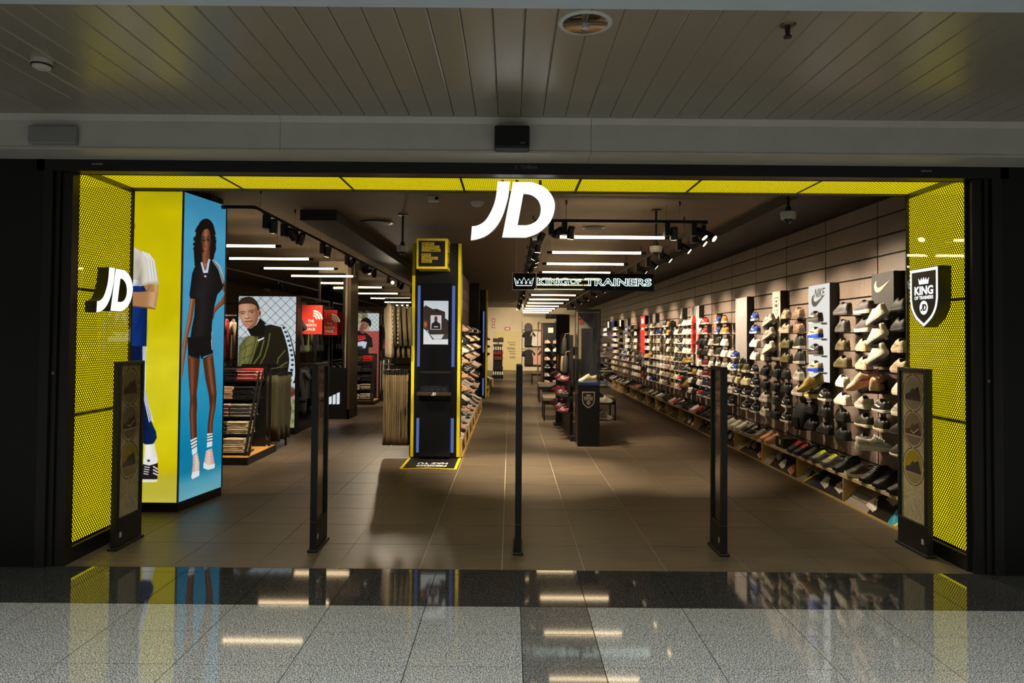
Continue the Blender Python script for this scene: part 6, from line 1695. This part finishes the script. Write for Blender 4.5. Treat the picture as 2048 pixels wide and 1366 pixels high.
for i, (yy, aim, p) in enumerate(((12.0, (-5.8, 13.2, 1.7), 1.1), (13.4, (-5.2, 13.3, 1.6), 1.0), (17, (-5.5, 18, 1), 1.0))):
    spot(-5.6, yy, aim, 'track spotlight over the far clothes wall, %s from the entrance' % ORD[i], p)

# ================================================================== CEILING FITTINGS
WPL = mat('white_plastic', (196, 192, 182), .45)
def dome(x, y, zt, zb, label):
    t = thing('dome_camera', label, 'camera', (x, y, zb))
    MB().tube([(0, 0, .17), (0, 0, zt - zb)], .014, 8).build('pole', BLACK, t); MB().tube([(0, 0, zt - zb - .012), (0, 0, zt - zb)], .06, 14).build('ceiling_plate', BLACK, t)
    MB().tube([(0, 0, .12), (0, 0, .17)], [.03, .026], 10).build('neck', BLACK, t)
    MB().tube([(0, 0, .045), (0, 0, .065), (0, 0, .115), (0, 0, .122)], [.062, .072, .074, .06], 18).build('housing', WPL, t, False)
    MB().sphere((0, 0, .045), .045, 16, 6, .95, -1, 0).build('lens_dome', mat('smoked_dome', (40, 38, 34), .05, noise=0), t, True)
dome(-1.38, 9.0, 3.25, 2.73, 'white dome camera on a black pole beside the order kiosk')
dome(1.74, 8.5, 3.25, 2.69, 'white dome camera on a black pole right above the neon sign')
dome(2.70, 6.9, 3.25, 2.83, 'white dome camera on a black pole near the shield lightbox')
t = thing('motion_sensor', 'white rounded ceiling sensor beside the hanging logo', 'sensor', (-.39, 8.1, 3.25))
MB().sphere((0, 0, 0), .075, 16, 6, .8, -1, 0).build('shell', WPL, t, True); MB().tube([(0, 0, -.012), (0, 0, 0)], .08, 16).build('ring', WPL, t)
t = thing('motion_sensor', 'small white box sensor on the dark shop ceiling', 'sensor', (-.86, 7.8, 3.25))
MB().bbox(-.06, .06, -.04, .04, -.06, 0, .01).build('shell', WPL, t); MB().box(.02, .055, -.042, -.04, -.045, -.012).build('window', BLACKG, t)
t = thing('ceiling_speaker', 'round dark grille in the shop ceiling above the kiosk', 'speaker', (-1.83, 9.6, 3.25))
MB().tube([(0, 0, -.012), (0, 0, 0)], .22, 28).build('ring', BLACK, t); MB().tube([(0, 0, -.016), (0, 0, -.012)], .19, 28).build('grille', CEILD, t)
t = thing('ceiling_speaker', 'round grille in the shop ceiling over the main aisle tubes', 'speaker', (1.15, 9.9, 3.25))
MB().tube([(0, 0, -.012), (0, 0, 0)], .16, 24).build('ring', DGREY, t); MB().tube([(0, 0, -.016), (0, 0, -.012)], .13, 24).build('grille', CEILD, t)
# mall fittings
t = thing('recessed_downlight', 'round recessed downlight with mirror reflector in slatted ceiling', 'downlight', (.35, 3.405, 3.23))
rg = []
for r_, z in ((.132, 0), (.132, -.008), (.112, -.009), (.110, -.0085), (.085, -.005), (.05, -.003), (.012, -.002)): rg.append([(r_ * math.cos(2 * PI * k / 32), r_ * math.sin(2 * PI * k / 32), z) for k in range(32)])
MB().loft(rg[:4], cap0=False, cap1=False).build('trim_ring', mat('ring_white', (206, 206, 200), .35), t, True)
MB().loft(rg[3:], cap0=False).build('reflector', mat('reflector_chrome', (170, 165, 150), .08, metal=1.0, noise=0), t, True)
MB().box(-.108, .108, -.003, .003, -.013, -.0085).box(-.003, .003, -.108, .108, -.013, -.0085).build('cross_baffle', STEEL, t)
MB().tube([(0, 0, -.003), (0, 0, -.03)], [.014, .018], 10).build('lamp', mat('lamp_glass', (210, 210, 205), .1), t)
t = thing('sprinkler', 'brass and dark sprinkler head in the slatted ceiling', 'sprinkler', (1.335, 3.415, 3.23))
MB().tube([(0, 0, -.008), (0, 0, 0)], [.03, .042], 20).build('rose', mat('rose_brass', (120, 110, 84), .3, metal=.8), t); MB().tube([(0, 0, -.008), (0, 0, -.05), (0, 0, -.055), (0, 0, -.062)], [.014, .01, .02, .02], 10).build('head', DGREY, t)
t = thing('smoke_detector', 'white round smoke detector in the slatted ceiling', 'smoke detector', (-2.637, 3.94, 3.23))
MB().tube([(0, 0, -.02), (0, 0, 0)], .055, 20).build('base', WPL, t); MB().tube([(0, 0, -.052), (0, 0, -.044), (0, 0, -.02)], [.03, .045, .052], 20).build('head', WPL, t)
MB().tube([(0, 0, -.034), (0, 0, -.026)], .0535, 20).build('vent_slot', BLACK, t)
t = thing('loudspeaker', 'black loudspeaker box on the beam above the hanging logo', 'speaker', (0, 4.925, 2.99))
MB().bbox(-.12, .12, -.13, 0, 0, .155, .012).build('cabinet', mat('speaker_black', (9, 9, 10), .6), t); MB().box(-.105, .105, -.133, -.13, .015, .14).build('grille', BLACKM, t)
MB().box(.055, .09, -.1345, -.133, .03, .036).build('badge', STEEL, t)
t = thing('emergency_light', 'grey emergency light box on the beam above dark shop front', 'emergency light', (-3.185, 4.925, 3.012))
MB().bbox(-.165, .165, -.05, 0, 0, .13, .012).build('diffuser', mat('diffuser_grey', (140, 142, 140), .3), t); MB().box(-.15, .15, -.008, 0, -.004, .0).build('back_tray', WPL, t)
